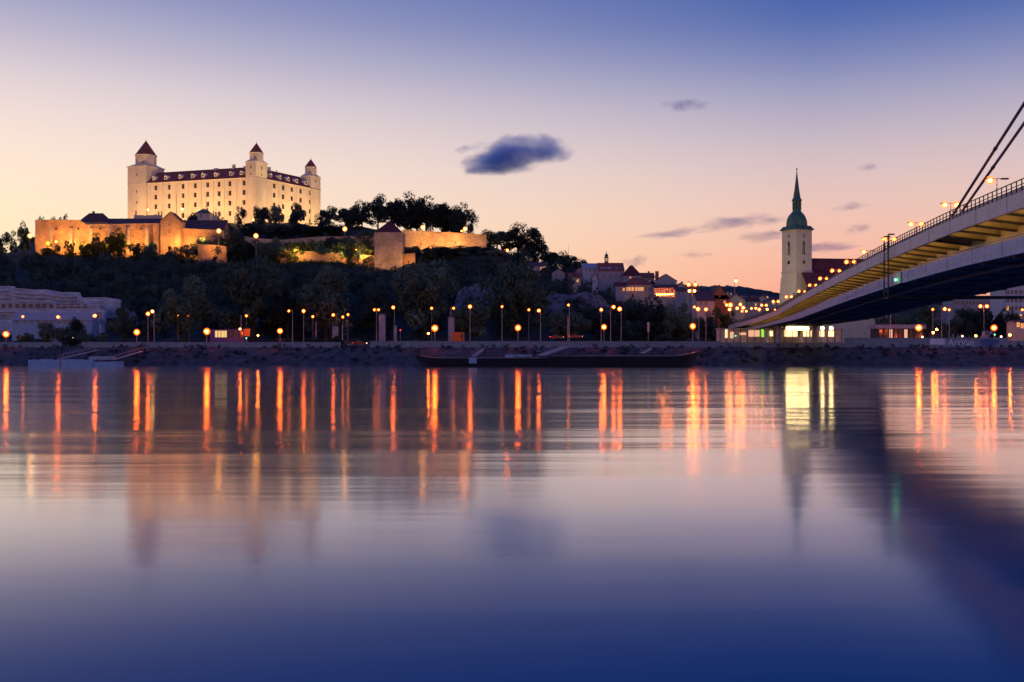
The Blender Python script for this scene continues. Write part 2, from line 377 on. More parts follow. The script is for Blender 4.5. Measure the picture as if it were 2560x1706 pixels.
gs = n.new('ShaderNodeBsdfGlossy'); gs.inputs['Color'].default_value = (.97, .98, 1, 1); gs.inputs['Roughness'].default_value = .118; l.new(bp.outputs[0], gs.inputs['Normal'])
lw = n.new('ShaderNodeLayerWeight'); lw.inputs[0].default_value = .5; fr = n.new('ShaderNodeValToRGB'); fr.color_ramp.interpolation = 'B_SPLINE'; fe = fr.color_ramp.elements
FR = [(0, .02), (.55, .025), (.67, .045), (.73, .10), (.78, .22), (.82, .45), (.86, .74), (.90, .88), (.95, .97)]     # reflectance of the water film against 1 - cos(angle)
fe[0].position, fe[0].color = FR[0][0], (FR[0][1],) * 3 + (1,); fe[1].position, fe[1].color = FR[-1][0], (FR[-1][1],) * 3 + (1,)
for p_, c_ in FR[1:-1]: fe.new(p_).color = (c_, c_, c_, 1)
l.new(lw.outputs['Facing'], fr.inputs[0])
mx = n.new('ShaderNodeMixShader'); l.new(fr.outputs[0], mx.inputs[0]); l.new(df.outputs[0], mx.inputs[1]); l.new(gs.outputs[0], mx.inputs[2]); l.new(mx.outputs[0], n['Material Output'].inputs[0])
mb = MB(); mb.add([(-6000, -400, 0), (6000, -400, 0), (6000, 300, 0), (-6000, 300, 0)], [(0, 1, 2, 3)]); mb.build('river', 'river_water', kind='structure')

# distant wooded hills on the right
def ridge(name, pts, Y, depth, m):
    mb = MB(); rows = 7; cols = []
    for i in range(len(pts) - 1):
        for k in range(12):
            t = k / 12; cols.append((pts[i][0] * (1 - t) + pts[i + 1][0] * t, pts[i][1] * (1 - t) + pts[i + 1][1] * t))
    cols.append(pts[-1]); vs = []
    for r in range(rows):
        t = r / (rows - 1)
        for x, y in cols:
            top = PZ(y, Y) + nrg.normal(0, 2.0)
            h = 5 + (top - 5) * math.sin(t * math.pi) ** .8 if 0 < t < 1 else 5
            vs.append((PX(x, Y), Y - depth / 2 + depth * t, h))
    Wc = len(cols); mb.add(vs, [(j * Wc + i, j * Wc + i + 1, (j + 1) * Wc + i + 1, (j + 1) * Wc + i) for j in range(rows - 1) for i in range(Wc - 1)])
    mb.smooth = True; mb.build(name, m, kind='structure')
ridge('hills', [(1560, 742), (1680, 724), (1760, 716), (1800, 715), (1850, 718), (1890, 726), (1930, 734), (1975, 741), (2100, 748), (2300, 752), (2700, 758), (3200, 775)], 2300, 900, 'far_wood')

# ------------------------------------------------------------------ leaves and trees
def crown_arrays(rg, lobes, nleaf, leaf, flat=1.0, low=-.75):
    """leaf quads on the shells of many lobes; crown fits a unit sphere, z from about -1 to 1"""
    c = []
    while len(c) < lobes:
        p = rg.uniform(-1, 1, 3); r = np.linalg.norm(p)
        if .2 < r < .95 and p[2] > low: c.append(p * (.55 + .4 * r))
    c = np.array(c); lr = rg.uniform(.13, .36, lobes)
    idx = rg.integers(0, lobes, nleaf); d = rg.normal(size=(nleaf, 3)); d /= np.linalg.norm(d, axis=1)[:, None]
    pos = c[idx] + d * (lr[idx] * rg.uniform(.55, 1.12, nleaf) ** .7)[:, None]
    nn = d + rg.normal(0, .6, (nleaf, 3)); nn /= np.linalg.norm(nn, axis=1)[:, None]
    a = np.cross(nn, rg.normal(size=(nleaf, 3))); a /= np.linalg.norm(a, axis=1)[:, None]; bb = np.cross(nn, a)
    s = leaf * rg.uniform(.6, 1.3, nleaf)[:, None]
    v = np.stack([pos - a * s, pos - bb * s * .55, pos + a * s, pos + bb * s * .55], 1)
    v[:, :, 2] *= flat
    return v.reshape(-1, 3)
def mesh_quads(name, v, m):
    nq = len(v) // 4; me = bpy.data.meshes.new(name)
    me.vertices.add(len(v)); me.vertices.foreach_set('co', v.astype(np.float32).ravel())
    me.loops.add(nq * 4); me.loops.foreach_set('vertex_index', np.arange(nq * 4, dtype=np.int32))
    me.polygons.add(nq); me.polygons.foreach_set('loop_start', np.arange(0, nq * 4, 4, dtype=np.int32))
    me.materials.append(MATS[m]); me.update(calc_edges=True); return me
def trunk_mesh(rg, name):
    mb = MB(); mb.tube((0, 0, -.08), (.01, .01, .34), .035, .026, 8); mb.tube((.01, .01, .34), (0, .02, .75), .026, .008, 6)
    for k in range(7):
        a = k * 2.4 + rg.uniform(0, 1); z = rg.uniform(.2, .42); r = rg.uniform(.2, .34)
        mb.tube((.01, .01, z), (math.cos(a) * r, math.sin(a) * r, z + rg.uniform(.14, .3)), .015, .004, 5)
    me = bpy.data.meshes.new(name); me.from_pydata(mb.v, [], mb.f); me.materials.append(MATS['bark']); me.update(); return me
CROWN = {}
for key, mname, lobes, nl, leaf in (('dark', 'leaf_dark', 34, 5200, .060), ('mid', 'leaf_mid', 30, 4200, .062), ('light', 'leaf_light', 24, 2600, .066), ('thin', 'leaf_dark', 20, 1500, .062)):
    for q in range(3):
        v = crown_arrays(np.random.default_rng(40 + q + len(CROWN) * 5), lobes, nl, leaf)
        v = v * [.56, .56, .50] + [0, 0, .54]          # crown of a tree one metre tall and one metre wide
        CROWN.setdefault(key, []).append(mesh_quads('crown_' + key, v, mname))
TRUNK = [trunk_mesh(np.random.default_rng(3 + q), 'trunk') for q in range(3)]
tree_n = 0
def tree(x, ytop, Y, wpx, key, label, group=None, z0=None, name='tree', sink=.4):
    """a tree standing on the ground at column x, distance Y, its top at photo row ytop, its crown wpx wide"""
    global tree_n; tree_n += 1
    g = (ground(x, Y) if z0 is None else z0) - sink; h = PZ(ytop, Y) - g; w = wpx / FPX * Y
    t = thing(name, label, 'tree' if name == 'tree' else 'bush', (PX(x, Y), Y, g), group)
    t.rotation_euler = (0, 0, (tree_n * 2.399) % 6.28); t.scale = (w, w, max(h, 1.5))
    for nm, me in (('trunk', TRUNK[tree_n % 3]), ('crown', CROWN[key][tree_n % 3])):
        o = bpy.data.objects.new(nm, me); COL.objects.link(o); o.parent = t
    return t

# the wood covering the slope: reads as one dark mass
def wood(name, label, spots, key_mat, nl=900, leaf=.085):
    base = [crown_arrays(np.random.default_rng(90 + q), 22, nl, leaf) for q in range(5)]; out = []
    for (X, Y, z, r, h) in spots:
        v = base[nrg.integers(0, 5)]; a = nrg.uniform(0, 6.28)
        R = np.array([[math.cos(a), math.sin(a), 0], [-math.sin(a), math.cos(a), 0], [0, 0, 1]])
        out.append((v @ R) * [r, r, h * .55] + [X, Y, z + h * .5])
    me = mesh_quads(name, np.concatenate(out), key_mat); o = bpy.data.objects.new(name, me); COL.objects.link(o)
    return tag(o, label, 'wood', kind='stuff')
ROCKS = [(1140, 1240, 700, 765), (1340, 1530, 722, 785)]
def veg_top(x):      # photo row the slope wood reaches up to
    return float(np.interp(x, [-200, 0, 80, 400, 560, 700, 800, 930, 1010, 1060, 1210, 1300, 1400, 1500, 1600, 1700], [600, 603, 622, 628, 632, 640, 652, 664, 668, 640, 622, 598, 645, 690, 735, 750]))
spots = []
for k in range(2600):
    x = nrg.uniform(-220, 1720); Y = nrg.uniform(368, 560); h = nrg.uniform(5.5, 10.5); r = h * nrg.uniform(.38, .55)
    z = ground(x, Y); top = HY - (z + h - CAMZ) * FPX / Y; midy = HY - (z + h * .5 - CAMZ) * FPX / Y
    if top < veg_top(x) + nrg.uniform(-2, 10): continue
    if Y > 522 and x < 1240: continue
    if x < 310 and Y < 405: continue
    if any(a - 12 < x < b_ + 12 and Y < 412 for a, b_, c_, d_ in ROCKS) and nrg.uniform() < .72: continue
    if x > 1480 and Y > 450: continue
    if 1310 < x < 1480 and Y > 455 and nrg.uniform() < .6: continue
    spots.append((PX(x, Y), Y, z - .5, r, h))
    if len(spots) >= 640: break
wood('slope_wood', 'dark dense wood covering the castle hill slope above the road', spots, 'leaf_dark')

shr = []
for k in range(900):
    x = nrg.uniform(60, 1235); Y = nrg.uniform(500, 562); h = nrg.uniform(1.6, 4.2); z = ground(x, Y)
    if x < 565 and Y > 527: continue
    if 925 < x < 1045 and Y > 509: continue
    if 560 < x < 940 and Y > 520 and nrg.uniform() < .62: continue
    if x > 1000 and 530 < Y < 548: continue
    top = HY - (z + h - CAMZ) * FPX / Y
    if x < 565 and top < 612 + nrg.uniform(-10, 8): continue
    if x > 1000 and Y < 540 and top < 618: continue
    shr.append((PX(x, Y), Y, z - .5, h * nrg.uniform(.5, .8), h))
lit = []
for k in range(150):
    x = nrg.uniform(600, 936); Y = nrg.uniform(519, 541); h = nrg.uniform(1.8, 4.5); z = ground(x, Y); lit.append((PX(x, Y), Y, z - .4, h * nrg.uniform(.5, .75), h))
for k in range(60):
    x = nrg.uniform(95, 560); Y = nrg.uniform(518, 527); h = nrg.uniform(1.5, 4.0); z = ground(x, Y); lit.append((PX(x, Y), Y, z - .4, h * nrg.uniform(.5, .75), h))
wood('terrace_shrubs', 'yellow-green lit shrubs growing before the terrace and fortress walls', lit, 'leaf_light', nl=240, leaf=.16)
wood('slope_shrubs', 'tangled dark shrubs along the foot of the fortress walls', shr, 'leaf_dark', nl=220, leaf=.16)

# ------------------------------------------------------------------ castle
SE, SW, NE = Vector((-153.6, 600, 0)), Vector((-239.3, 627.5, 0)), Vector((-125.6, 652, 0)); NW = SW + (NE - SE)
ZB, ZE = 76.0, 105.5
e1 = (SW - SE).normalized(); e2 = (NE - SE).normalized()
castle = thing('castle', 'floodlit cream four-towered castle palace on top of the hill', 'castle', (SE.x, SE.y, ZB))
rows = [102.2, 96.5, 90.5, 84.3]; S_cols = [389.5, 423, 457.5, 488, 519.5, 547.6, 574.7, 610]; E_cols = [664, 685.7, 708, 729.8, 751.8, 775.6]
def win_rects(cols, A, B, rws, w, h):
    out = []
    for x in cols:
        u = ray_u(x, A, B)
        for z in rws: out.append((u - w / 2, u + w / 2, z - h / 2, z + h / 2))
    return out
s_r = win_rects(S_cols, SE, SW, rows, 1.95, 3.0); e_r = win_rects(E_cols, SE, NE, rows, 2.3, 3.0)
e_r = [r for r in e_r if not (r[0] < 5.5 and r[2] < 93)] + [(ray_u(663, SE, NE) - 2.0, ray_u(663, SE, NE) + 2.0, 84, 92.5)]
mb = MB(); facade(mb, SE, SW, ZB, ZE, s_r, .45, e2); facade(mb, SE, NE, ZB, ZE, e_r, .45, e1); facade(mb, SW, NW, ZB, ZE, [], .4, -e1); facade(mb, NE, NW, ZB, ZE, [], .4, -e2)
mb.build('palace_wall', 'castle_plaster', castle)
def windows(rects, A, d, inward, parent, frame=True, mname='window_dark'):
    for u0, u1, v0, v1 in rects:
        c = A + d * ((u0 + u1) / 2); zc = (v0 + v1) / 2
        q = Vector((c.x, c.y, zc)) + inward * .38
        wv = MB().obox(q, d, inward, (0, 0, 1), (u1 - u0) / 2 - .01, .03, (v1 - v0) / 2 - .01).build('window', mname, parent)
        f = MB(); q2 = q - inward * .08
        f.obox(q2, d, inward, (0, 0, 1), .07, .04, (v1 - v0) / 2 - .02); f.obox(q2 + Vector((0, 0, .35)), d, inward, (0, 0, 1), (u1 - u0) / 2 - .02, .04, .06)
        f.build('glazing_bar', 'bark', wv)
        if frame:
            s = MB(); q3 = Vector((c.x, c.y, v0 - .16)) - inward * .12; s.obox(q3, d, inward, (0, 0, 1), (u1 - u0) / 2 + .22, .14, .12)
            s.build('sill', 'castle_trim', wv); MB().obox(Vector((c.x, c.y, v1 + .2)) - inward * .1, d, inward, (0, 0, 1), (u1 - u0) / 2 + .25, .12, .12).build('lintel', 'castle_trim', wv)
windows(s_r, SE, e1, e2, castle); windows(e_r, SE, e2, e1, castle)
for x in (406, 440, 472, 503, 534, 561, 592):
    c = SE + e1 * ray_u(x, SE, SW) - e2 * .12; MB().tube((c.x, c.y, ZB), (c.x, c.y, ZE - .6), .09, .09, 5).build('downpipe', 'church_stone', castle)
for x in (697, 741):
    c = SE + e2 * ray_u(x, SE, NE) - e1 * .12; MB().tube((c.x, c.y, ZB), (c.x, c.y, ZE - .6), .09, .09, 5).build('downpipe', 'church_stone', castle)
# blind arched panel on the south front
u = ray_u(565.5, SE, SW); c = SE + e1 * u
MB().obox((c.x - e2.x * .06, c.y - e2.y * .06, 95.8), e1, e2, (0, 0, 1), 1.1, .1, 2.6).build('blind_panel', 'church_stone', castle)
# cornice under the eaves and plinth line
mb = MB()
for A, B, inn in ((SE, SW, e2), (SE, NE, e1)):
    d = (B - A).normalized(); L = (B - A).length; c = A + d * L / 2
    mb.obox(Vector((c.x, c.y, ZE - .25)) - inn * .25, d, inn, (0, 0, 1), L / 2 + .1, .3, .28)
mb.build('cornice', 'castle_trim', castle)
# hipped ring roof round the court
def inset(k, z): return [Vector((p.x, p.y, z)) for p in (SE + e1 * k + e2 * k, SW - e1 * k + e2 * k, NW - e1 * k - e2 * k, NE + e1 * k - e2 * k)]
o0, o1, o2 = inset(-.7, ZE + .05), inset(8.0, ZE + 7.4), inset(16.5, ZE + .1); low = inset(-.7, ZE - .12)
mb = MB(); vs = o0 + o1 + o2 + low
mb.add(vs, [(i, (i + 1) % 4, 4 + (i + 1) % 4, 4 + i) for i in range(4)] + [(4 + i, 4 + (i + 1) % 4, 8 + (i + 1) % 4, 8 + i) for i in range(4)] + [(12 + i, 12 + (i + 1) % 4, (i + 1) % 4, i) for i in range(4)])
roof = mb.build('palace_roof', 'red_tile', castle)
mb = MB()
for i in range(4):
    mb.tube(o1[i] + Vector((0, 0, .05)), o1[(i + 1) % 4] + Vector((0, 0, .05)), .22, .22, 6)
mb.build('ridge_cap', 'dark_tile', roof)
def dormer(x, A, B, inn):
    d = (B - A).normalized(); c = A + d * ray_u(x, A, B) + inn * 2.2; z = ZE + 2.9
    dm = MB().obox((c.x, c.y, z - .2), d, inn, (0, 0, 1), .95, 1.6, .95)
    dm.add([Vector((c.x, c.y, z + .75)) + d * s * 1.15 + inn * k for k in (-1.75, 1.6) for s in (-1, 1)] + [Vector((c.x, c.y, z + 1.55)) + inn * k for k in (-1.75, 1.6)], [(0, 1, 4), (2, 5, 3), (0, 4, 5, 2), (1, 3, 5, 4), (0, 2, 3, 1)])
    o = dm.build('dormer', 'castle_trim', castle)
    MB().obox(Vector((c.x, c.y, z - .15)) - inn * 1.62, d, inn, (0, 0, 1), .5, .05, .65).build('dormer_window', 'window_dark', o)
for x in (382, 411.6, 447.6, 478.7, 505, 537, 574.5, 601): dormer(x, SE, SW, e2)
for x in (680, 703, 723.6, 744.6, 768): dormer(x, SE, NE, e1)
def chimney(x, A, B, inn, w, h):
    d = (B - A).normalized(); c = A + d * ray_u(x, A, B) + inn * 8
    k = MB().obox((c.x, c.y, ZE + 7 + h / 2), d, inn, (0, 0, 1), w, .6, h / 2 + .4).obox((c.x, c.y, ZE + 7.2 + h), d, inn, (0, 0, 1), w + .15, .75, .12)
    k.build('chimney', 'castle_trim', roof)
for x, w, h in ((516, 1.1, .8), (561, .75, 2.4), (590, .8, 1.0)): chimney(x, SE, SW, e2, w, h)
for x, w, h in ((676, .8, 1.0), (701, .9, 2.2)): chimney(x, SE, NE, e1, w, h)
def corner_tower(c, hu, hv, z_cor, z_drum0, z_drum1, z_apex, rd, slits, lab):
    """square corner tower with cornice, octagonal crown and pointed roof; c is its centre"""
    def sq(k): return [c + e1 * hu * a * k + e2 * hv * b * k for a, b in ((-1, -1), (1, -1), (1, 1), (-1, 1))]
    t = MB().prism(sq(1.0), ZB, z_cor).build('tower_body', 'castle_plaster', castle); t['label'] = lab
    MB().prism(sq(1.07), z_cor - .45, z_cor + .12).build('tower_cornice', 'castle_trim', t); MB().prism(sq(1.03), ZE - .5, ZE - .1).build('string_course', 'castle_trim', t)
    s4 = sq(1.0); mb = MB(); oc = [Vector((c.x + rd * math.cos(a), c.y + rd * math.sin(a), 0)) for a in (math.pi / 8 + k * math.pi / 4 for k in range(8))]
    lo = [Vector((p.x, p.y, z_cor + .12)) for p in s4]; hi = [Vector((c.x + (p.x - c.x) * .62, c.y + (p.y - c.y) * .62, z_drum0 + 1.6)) for p in s4]
    mb.hexa(lo, hi); mb.build('tower_skirt', 'castle_plaster', t)
    mb = MB().prism([(p.x, p.y) for p in oc], z_drum0, z_drum1).build('tower_drum', 'castle_plaster', castle)
    k = MB().prism([(c.x + (p.x - c.x) * 1.09, c.y + (p.y - c.y) * 1.09) for p in oc], z_drum1 - .5, z_drum1 - .05); k.build('drum_cornice', 'castle_trim', mb)
    mm = MB(); mm.lathe((c.x, c.y, 0), [(rd * .99, z_drum1 + .001), (rd * 1.02, z_drum1 + .3), (rd * .5, (z_drum1 + z_apex) / 2 + .3), (.05, z_apex)], 8, math.pi / 8)
    r = mm.build('tower_roof', 'red_tile', castle)
    MB().tube((c.x, c.y, z_apex - .3), (c.x, c.y, z_apex + 1.3), .1, .04, 6).build('finial', 'dark_metal', r)
    for z, sw, shh in slits:
        for d, inn, h in ((e1, e2, hv), (e2, e1, hu)):
            q = c - inn * h
            MB().obox((q.x, q.y, z), d, inn, (0, 0, 1), sw, .06, shh).build('window', 'window_dark', castle)
    for a in (0, 2, 4, 6):
        an = a * math.pi / 4 + math.pi / 8 - math.pi / 4 * .5; d = Vector((math.cos(an), math.sin(an), 0)); 
        q = Vector((c.x, c.y, z_drum0 + 2.4)) + d * rd * math.cos(math.pi / 8)
        MB().obox(q, d.cross(Vector((0, 0, 1))), d, (0, 0, 1), .35, .06, .6).build('window', 'window_dark', castle)
corner_tower(SW - e1 * 5.6 + e2 * 6.2, 6.9, 7.2, 116.3, 116.5, 124.0, 133.6, 6.3, [(111, .35, .6), (100.5, .4, .7), (93.5, .4, .7)], 'large crown tower with the widest pointed red roof')
corner_tower(SE + e1 * 3.0 + e2 * 4.2, 3.55, 4.9, 114.9, 115.0, 120.6, 126.8, 4.1, [(111.5, .35, .9), (107.2, .35, .6)], 'middle tower with red pointed roof, brightest lit')
corner_tower(NE + e1 * 3.2 - e2 * 4.2, 3.6, 4.8, 113.6, 113.8, 119.8, 125.2, 3.7, [(110.5, .35, .7), (106.5, .3, .6)], 'right-hand tower with small pointed red roof')
corner_tower(NW - e1 * 3.2 - e2 * 4.2, 3.6, 4.8, 112.6, 112.8, 117.8, 119.5, 3.2, [], 'far tower behind the roofs')

def floodlight(name, label, loc, target, power, col, spot=True, size=70, radius=.6, group=None, bulb=None):
    """a floodlight housing with its own lamp"""
    loc, target = Vector(loc), Vector(target); t = thing(name, label, 'floodlight', loc, group); d = (target - loc).normalized(); s = d.orthogonal().normalized(); u = s.cross(d)
    h = MB(); h.obox(loc - d * .25, s, u, d, .35, .28, .18); h.tube(loc - d * .3 - Vector((0, 0, 1.1)), loc - d * .3, .06, .06, 6); h.build('housing', 'dark_metal', t)
    if bulb:
        MB().obox(loc + d * .0, s, u, d, .3, .22, .04).build('lens', bulb, t)
    ld = bpy.data.lights.new('flood_lamp', 'SPOT' if spot else 'POINT'); ld.energy = power; ld.color = col; ld.shadow_soft_size = radius
    if spot: ld.spot_size = math.radians(size); ld.spot_blend = .6
    lo = bpy.data.objects.new('flood_lamp', ld); COL.objects.link(lo); lo.parent = t; lo.location = d * .4
    lo.rotation_euler = d.to_track_quat('-Z', 'Y').to_euler()
    return t
WARM = (1, .53, .18)
for i, (u, off, pw) in enumerate(((4, 24, 25000), (27, 24, 30000), (50, 24, 29000), (73, 24, 29000))):
    p = SE + e1 * u - e2 * off; tg = SE + e1 * u; floodlight('castle_floodlight', f'{ORDN[i]} black floodlight from the right aimed at the castle south front', (p.x, p.y, 80.5), (tg.x, tg.y, 96), pw, WARM, size=140, group='castle floodlights')
for i, (v, off, pw) in enumerate(((10, 24, 29000), (32, 24, 28000), (54, 24, 26000))):
    p = SE + e2 * v - e1 * off; tg = SE + e2 * v; floodlight('castle_floodlight', f'{ORDN[i]} black floodlight from the left aimed at the castle east front', (p.x, p.y, 80.5), (tg.x, tg.y, 95), pw, (1, .58, .21), size=140, group='castle floodlights')
q = SW - e1 * 4 - e2 * 2; p = SW + e1 * 26 - e2 * 22
floodlight('castle_floodlight', 'black floodlight aimed at the large crown tower', (p.x, p.y, 80), (q.x, q.y, 104), 24000, WARM, size=90, group='castle floodlights')
q = SE + e1 * 2.0 + e2 * 4
floodlight('castle_floodlight', 'black roof floodlight aimed at the middle tower top', (q.x + 13, q.y - 8, 108.5), (q.x, q.y, 115), 2600, (1, .72, .28), size=90, group='castle floodlights')

# ------------------------------------------------------------------ fortress walls on the hill
def pxwall(name, label, cat, pts, Y, thick, m, zbot, cap=None, parent=None, dY=0.0):
    """wall whose top follows photo points (x,y) at distance Y(+dY along it), down to height zbot"""
    t = parent or thing(name, label, cat, (PX(pts[0][0], Y), Y, zbot))
    mb = MB(); cp = MB(); k = len(pts) - 1
    for i in range(k):
        Ya, Yb = Y + dY * i / k, Y + dY * (i + 1) / k
        a, b = P(pts[i][0], pts[i][1], Ya), P(pts[i + 1][0], pts[i + 1][1], Yb)
        lo = [(a.x, Ya, zbot), (b.x, Yb, zbot), (b.x, Yb + thick, zbot), (a.x, Ya + thick, zbot)]
        hi = [(a.x, Ya, a.z), (b.x, Yb, b.z), (b.x, Yb + thick, b.z), (a.x, Ya + thick, a.z)]
        mb.hexa(lo, hi)
        if cap: cp.hexa([(a.x, Ya - .25, a.z + .002), (b.x, Yb - .25, b.z + .002), (b.x, Yb + thick + .25, b.z + .002), (a.x, Ya + thick + .25, a.z + .002)],
                        [(a.x, Ya - .25, a.z + .35), (b.x, Yb - .25, b.z + .35), (b.x, Yb + thick + .25, b.z + .35), (a.x, Ya + thick + .25, a.z + .35)])
    mb.build('masonry' if parent is None else name, m, t)
    if cap: cp.build('coping', cap, t)
    return t
pxwall('fortress_wall', 'long orange-lit brick fortress wall left of the gabled gate tower', 'wall', [(88, 552), (130, 551), (200, 552), (216, 563), (300, 562), (398, 560)], 530, 2.2, 'fort_brick', 48, 'fort_stone', dY=2)
lw_ = bpy.data.objects['fortress_wall']
for x in (128, 178, 228, 275, 322, 368):
    X, Y = PX(x, 530), 530.4; zt_ = PZ(570, 530)
    MB().hexa([(X - 1.0, Y - 2.2, 48), (X + 1.0, Y - 2.2, 48), (X + 1.0, Y, 48), (X - 1.0, Y, 48)], [(X - .8, Y - .5, zt_), (X + .8, Y - .5, zt_), (X + .8, Y, zt_ + .6), (X - .8, Y, zt_ + .6)]).build('buttress', 'fort_stone', lw_)
for x in (140, 195, 250, 300, 352):
    c_ = P(x, 572, 530); MB().obox((c_.x, 530.3, c_.z), (1, 0, 0), (0, 1, 0), (0, 0, 1), .3, .5, .55).build('loophole', 'window_dark', lw_)
# gabled gate tower
def gable_house(name, label, cat, x0, x1, Y, depth, zb, y_eave, y_ridge, wall, roof_m, ridge_along='y', wins=(), lit=(), winm='window_dark', over=.35, chimneys=(), gable_wall=True, t=None):
    """house seen front-on between photo columns x0..x1 at distance Y"""
    X0, X1 = PX(x0, Y), PX(x1, Y); ze, zr = PZ(y_eave, Y), PZ(y_ridge, Y)
    t = t or thing(name, label, cat, ((X0 + X1) / 2, Y, zb)); mb = MB(); rf = MB(); xm = (X0 + X1) / 2; ym = Y + depth / 2
    rects = []
    for (wx, wy, ww, wh) in list(wins) + list(lit):
        u = PX(wx, Y) - X0; zc = PZ(wy, Y); rects.append((u - ww / 2, u + ww / 2, zc - wh / 2, zc + wh / 2))
    facade(mb, (X0, Y, 0), (X1, Y, 0), zb, ze, rects, .3, (0, 1, 0))
    facade(mb, (X1, Y, 0), (X1, Y + depth, 0), zb, ze, [], .3, (-1, 0, 0)); facade(mb, (X0, Y, 0), (X0, Y + depth, 0), zb, ze, [], .3, (1, 0, 0)); facade(mb, (X0, Y + depth, 0), (X1, Y + depth, 0), zb, ze, [], .3, (0, -1, 0))
    k = over; th = .22
    if ridge_along == 'y':
        mb.add([(X0, Y, ze), (X1, Y, ze), (xm, Y, zr)], [(0, 1, 2)]); mb.add([(X0, Y + depth, ze), (X1, Y + depth, ze), (xm, Y + depth, zr)], [(0, 1, 2)])
        sl = (zr - ze) / (xm - X0)
        for s, Xe in ((-1, X0), (1, X1)):
            a = [(Xe + s * k, Y - k, ze - sl * k), (xm, Y - k, zr), (xm, Y + depth + k, zr), (Xe + s * k, Y + depth + k, ze - sl * k)]
            rf.hexa([(p[0], p[1], p[2] + .02) for p in a], [(p[0], p[1], p[2] + .02 + th) for p in a])
    elif ridge_along == 'x':
        mb.add([(X0, Y, ze), (X0, Y + depth, ze), (X0, ym, zr)], [(0, 1, 2)]); mb.add([(X1, Y, ze), (X1, Y + depth, ze), (X1, ym, zr)], [(0, 1, 2)])
        sl = (zr - ze) / (depth / 2)
        for s, Ye in ((-1, Y), (1, Y + depth)):
            a = [(X0 - k, Ye + s * k, ze - sl * k), (X1 + k, Ye + s * k, ze - sl * k), (X1 + k, ym, zr), (X0 - k, ym, zr)]
            rf.hexa([(p[0], p[1], p[2] + .02) for p in a], [(p[0], p[1], p[2] + .02 + th) for p in a])
    else:                                   # hipped
        r = min(xm - X0, depth / 2) * (.98 if ridge_along == 'pyr' else .9); rx = max(.05, (X1 - X0) / 2 - r); ry = max(.05, depth / 2 - r)
        if ridge_along == 'pyr': rx = ry = .05
        lo = [(X0 - k, Y - k, ze), (X1 + k, Y - k, ze), (X1 + k, Y + depth + k, ze), (X0 - k, Y + depth + k, ze)]
        hi = [(xm - rx, ym - ry, zr), (xm + rx, ym - ry, zr), (xm + rx, ym + ry, zr), (xm - rx, ym + ry, zr)]
        rf.hexa(lo, hi)
    mb.build('wall', wall, t); ro = rf.build('roof', roof_m, t)
    for i, (wx, wy, ww, wh) in enumerate(list(wins) + list(lit)):
        c = Vector((PX(wx, Y), Y + .24, PZ(wy, Y))); is_lit = i >= len(wins)
        w = MB().obox(c, (1, 0, 0), (0, 1, 0), (0, 0, 1), ww / 2 - .01, .03, wh / 2 - .01).build('window', 'window_lit' if is_lit else winm, t)
        f = MB().obox(c - Vector((0, .07, 0)), (1, 0, 0), (0, 1, 0), (0, 0, 1), .05, .035, wh / 2 - .02).obox(c - Vector((0, .07, 0)), (1, 0, 0), (0, 1, 0), (0, 0, 1), ww / 2 - .02, .034, .05)
        f.build('glazing_bar', 'white_paint', w)
    for cx, cy0, cy1, cw in chimneys:
        X = PX(cx, Y); z0, z1 = PZ(cy0, Y), PZ(cy1, Y)
        MB().box((X - cw / 2, ym - cw / 2, z0), (X + cw / 2, ym + cw / 2, z1)).box((X - cw / 2 - .12, ym - cw / 2 - .12, z1 + .002), (X + cw / 2 + .12, ym + cw / 2 + .12, z1 + .2)).build('chimney', 'house_brick', ro)
    return t
gable_house('gate_tower', 'gabled orange-lit gate tower standing in the fortress wall', 'tower', 401, 450, 524, 9, 46, 553, 530, 'fort_brick', 'red_tile', 'y', wins=[(424, 562, .9, 1.3), (424, 579, .9, 1.4), (437, 586, .6, .8)], over=.08)
gable_house('barracks_hall', 'long low dark-roofed hall behind the left fortress wall', 'building', 240, 400, 534, 10, 56, 561, 545, 'fort_brick', 'dark_tile', 'x')
gable_house('barracks_hall', 'taller dark-roofed corner hall on the left fortress wall', 'building', 196, 268, 534, 9, 56, 556, 531, 'fort_stone', 'dark_tile', 'hip', chimneys=[(225, 540, 527, 1.0)])
gable_house('barracks_hall', 'long blue-dark roofed hall right of the gabled gate tower', 'building', 452, 560, 536, 11, 56, 574, 549, 'fort_brick', 'dark_tile', 'x')
pxwall('fortress_wall', 'orange-lit fortress wall right of the gabled gate tower', 'wall', [(450, 572), (500, 575), (560, 578)], 529, 2.2, 'fort_brick', 44, 'fort_stone', dY=3)
pxwall('outwork_wall', 'low brightly lit outwork wall below the right fortress wall', 'wall', [(495, 613), (530, 614), (566, 618)], 516, 1.5, 'fort_brick', 42, 'fort_stone')
pxwall('terrace_wall', 'upper stone terrace wall half hidden by bushes below the castle', 'wall', [(556, 582), (640, 596), (700, 600), (800, 592), (936, 590)], 545, 2.0, 'fort_stone', 46, None)
pxwall('terrace_wall', 'lower orange-lit terrace wall left of the square stone tower', 'wall', [(690, 618), (770, 630), (850, 634), (938, 642)], 528, 1.5, 'fort_brick', 40, 'fort_stone', dY=-4)
gable_house('square_tower', 'square stone watch tower with maroon pyramid roof', 'tower', 936, 1006, 516, 14, 40, 581, 548, 'fort_stone', 'maroon_tile', 'pyr', wins=[(965, 637, .5, .9), (980, 600, .4, .8)], over=.1)
pxwall('outwork_wall', 'small bright orange lit wall block beside the square stone tower', 'wall', [(1007, 638), (1038, 635)], 520, 4, 'fort_brick', 42, 'fort_stone')
pxwall('fortress_wall', 'orange-lit fortress wall right of the square tower ending in a sharp corner', 'wall', [(1006, 577), (1060, 580), (1130, 583), (1216, 589)], 538, 2.2, 'fort_stone', 50, 'fort_brick', dY=4)
ORG = (1, .44, .09)
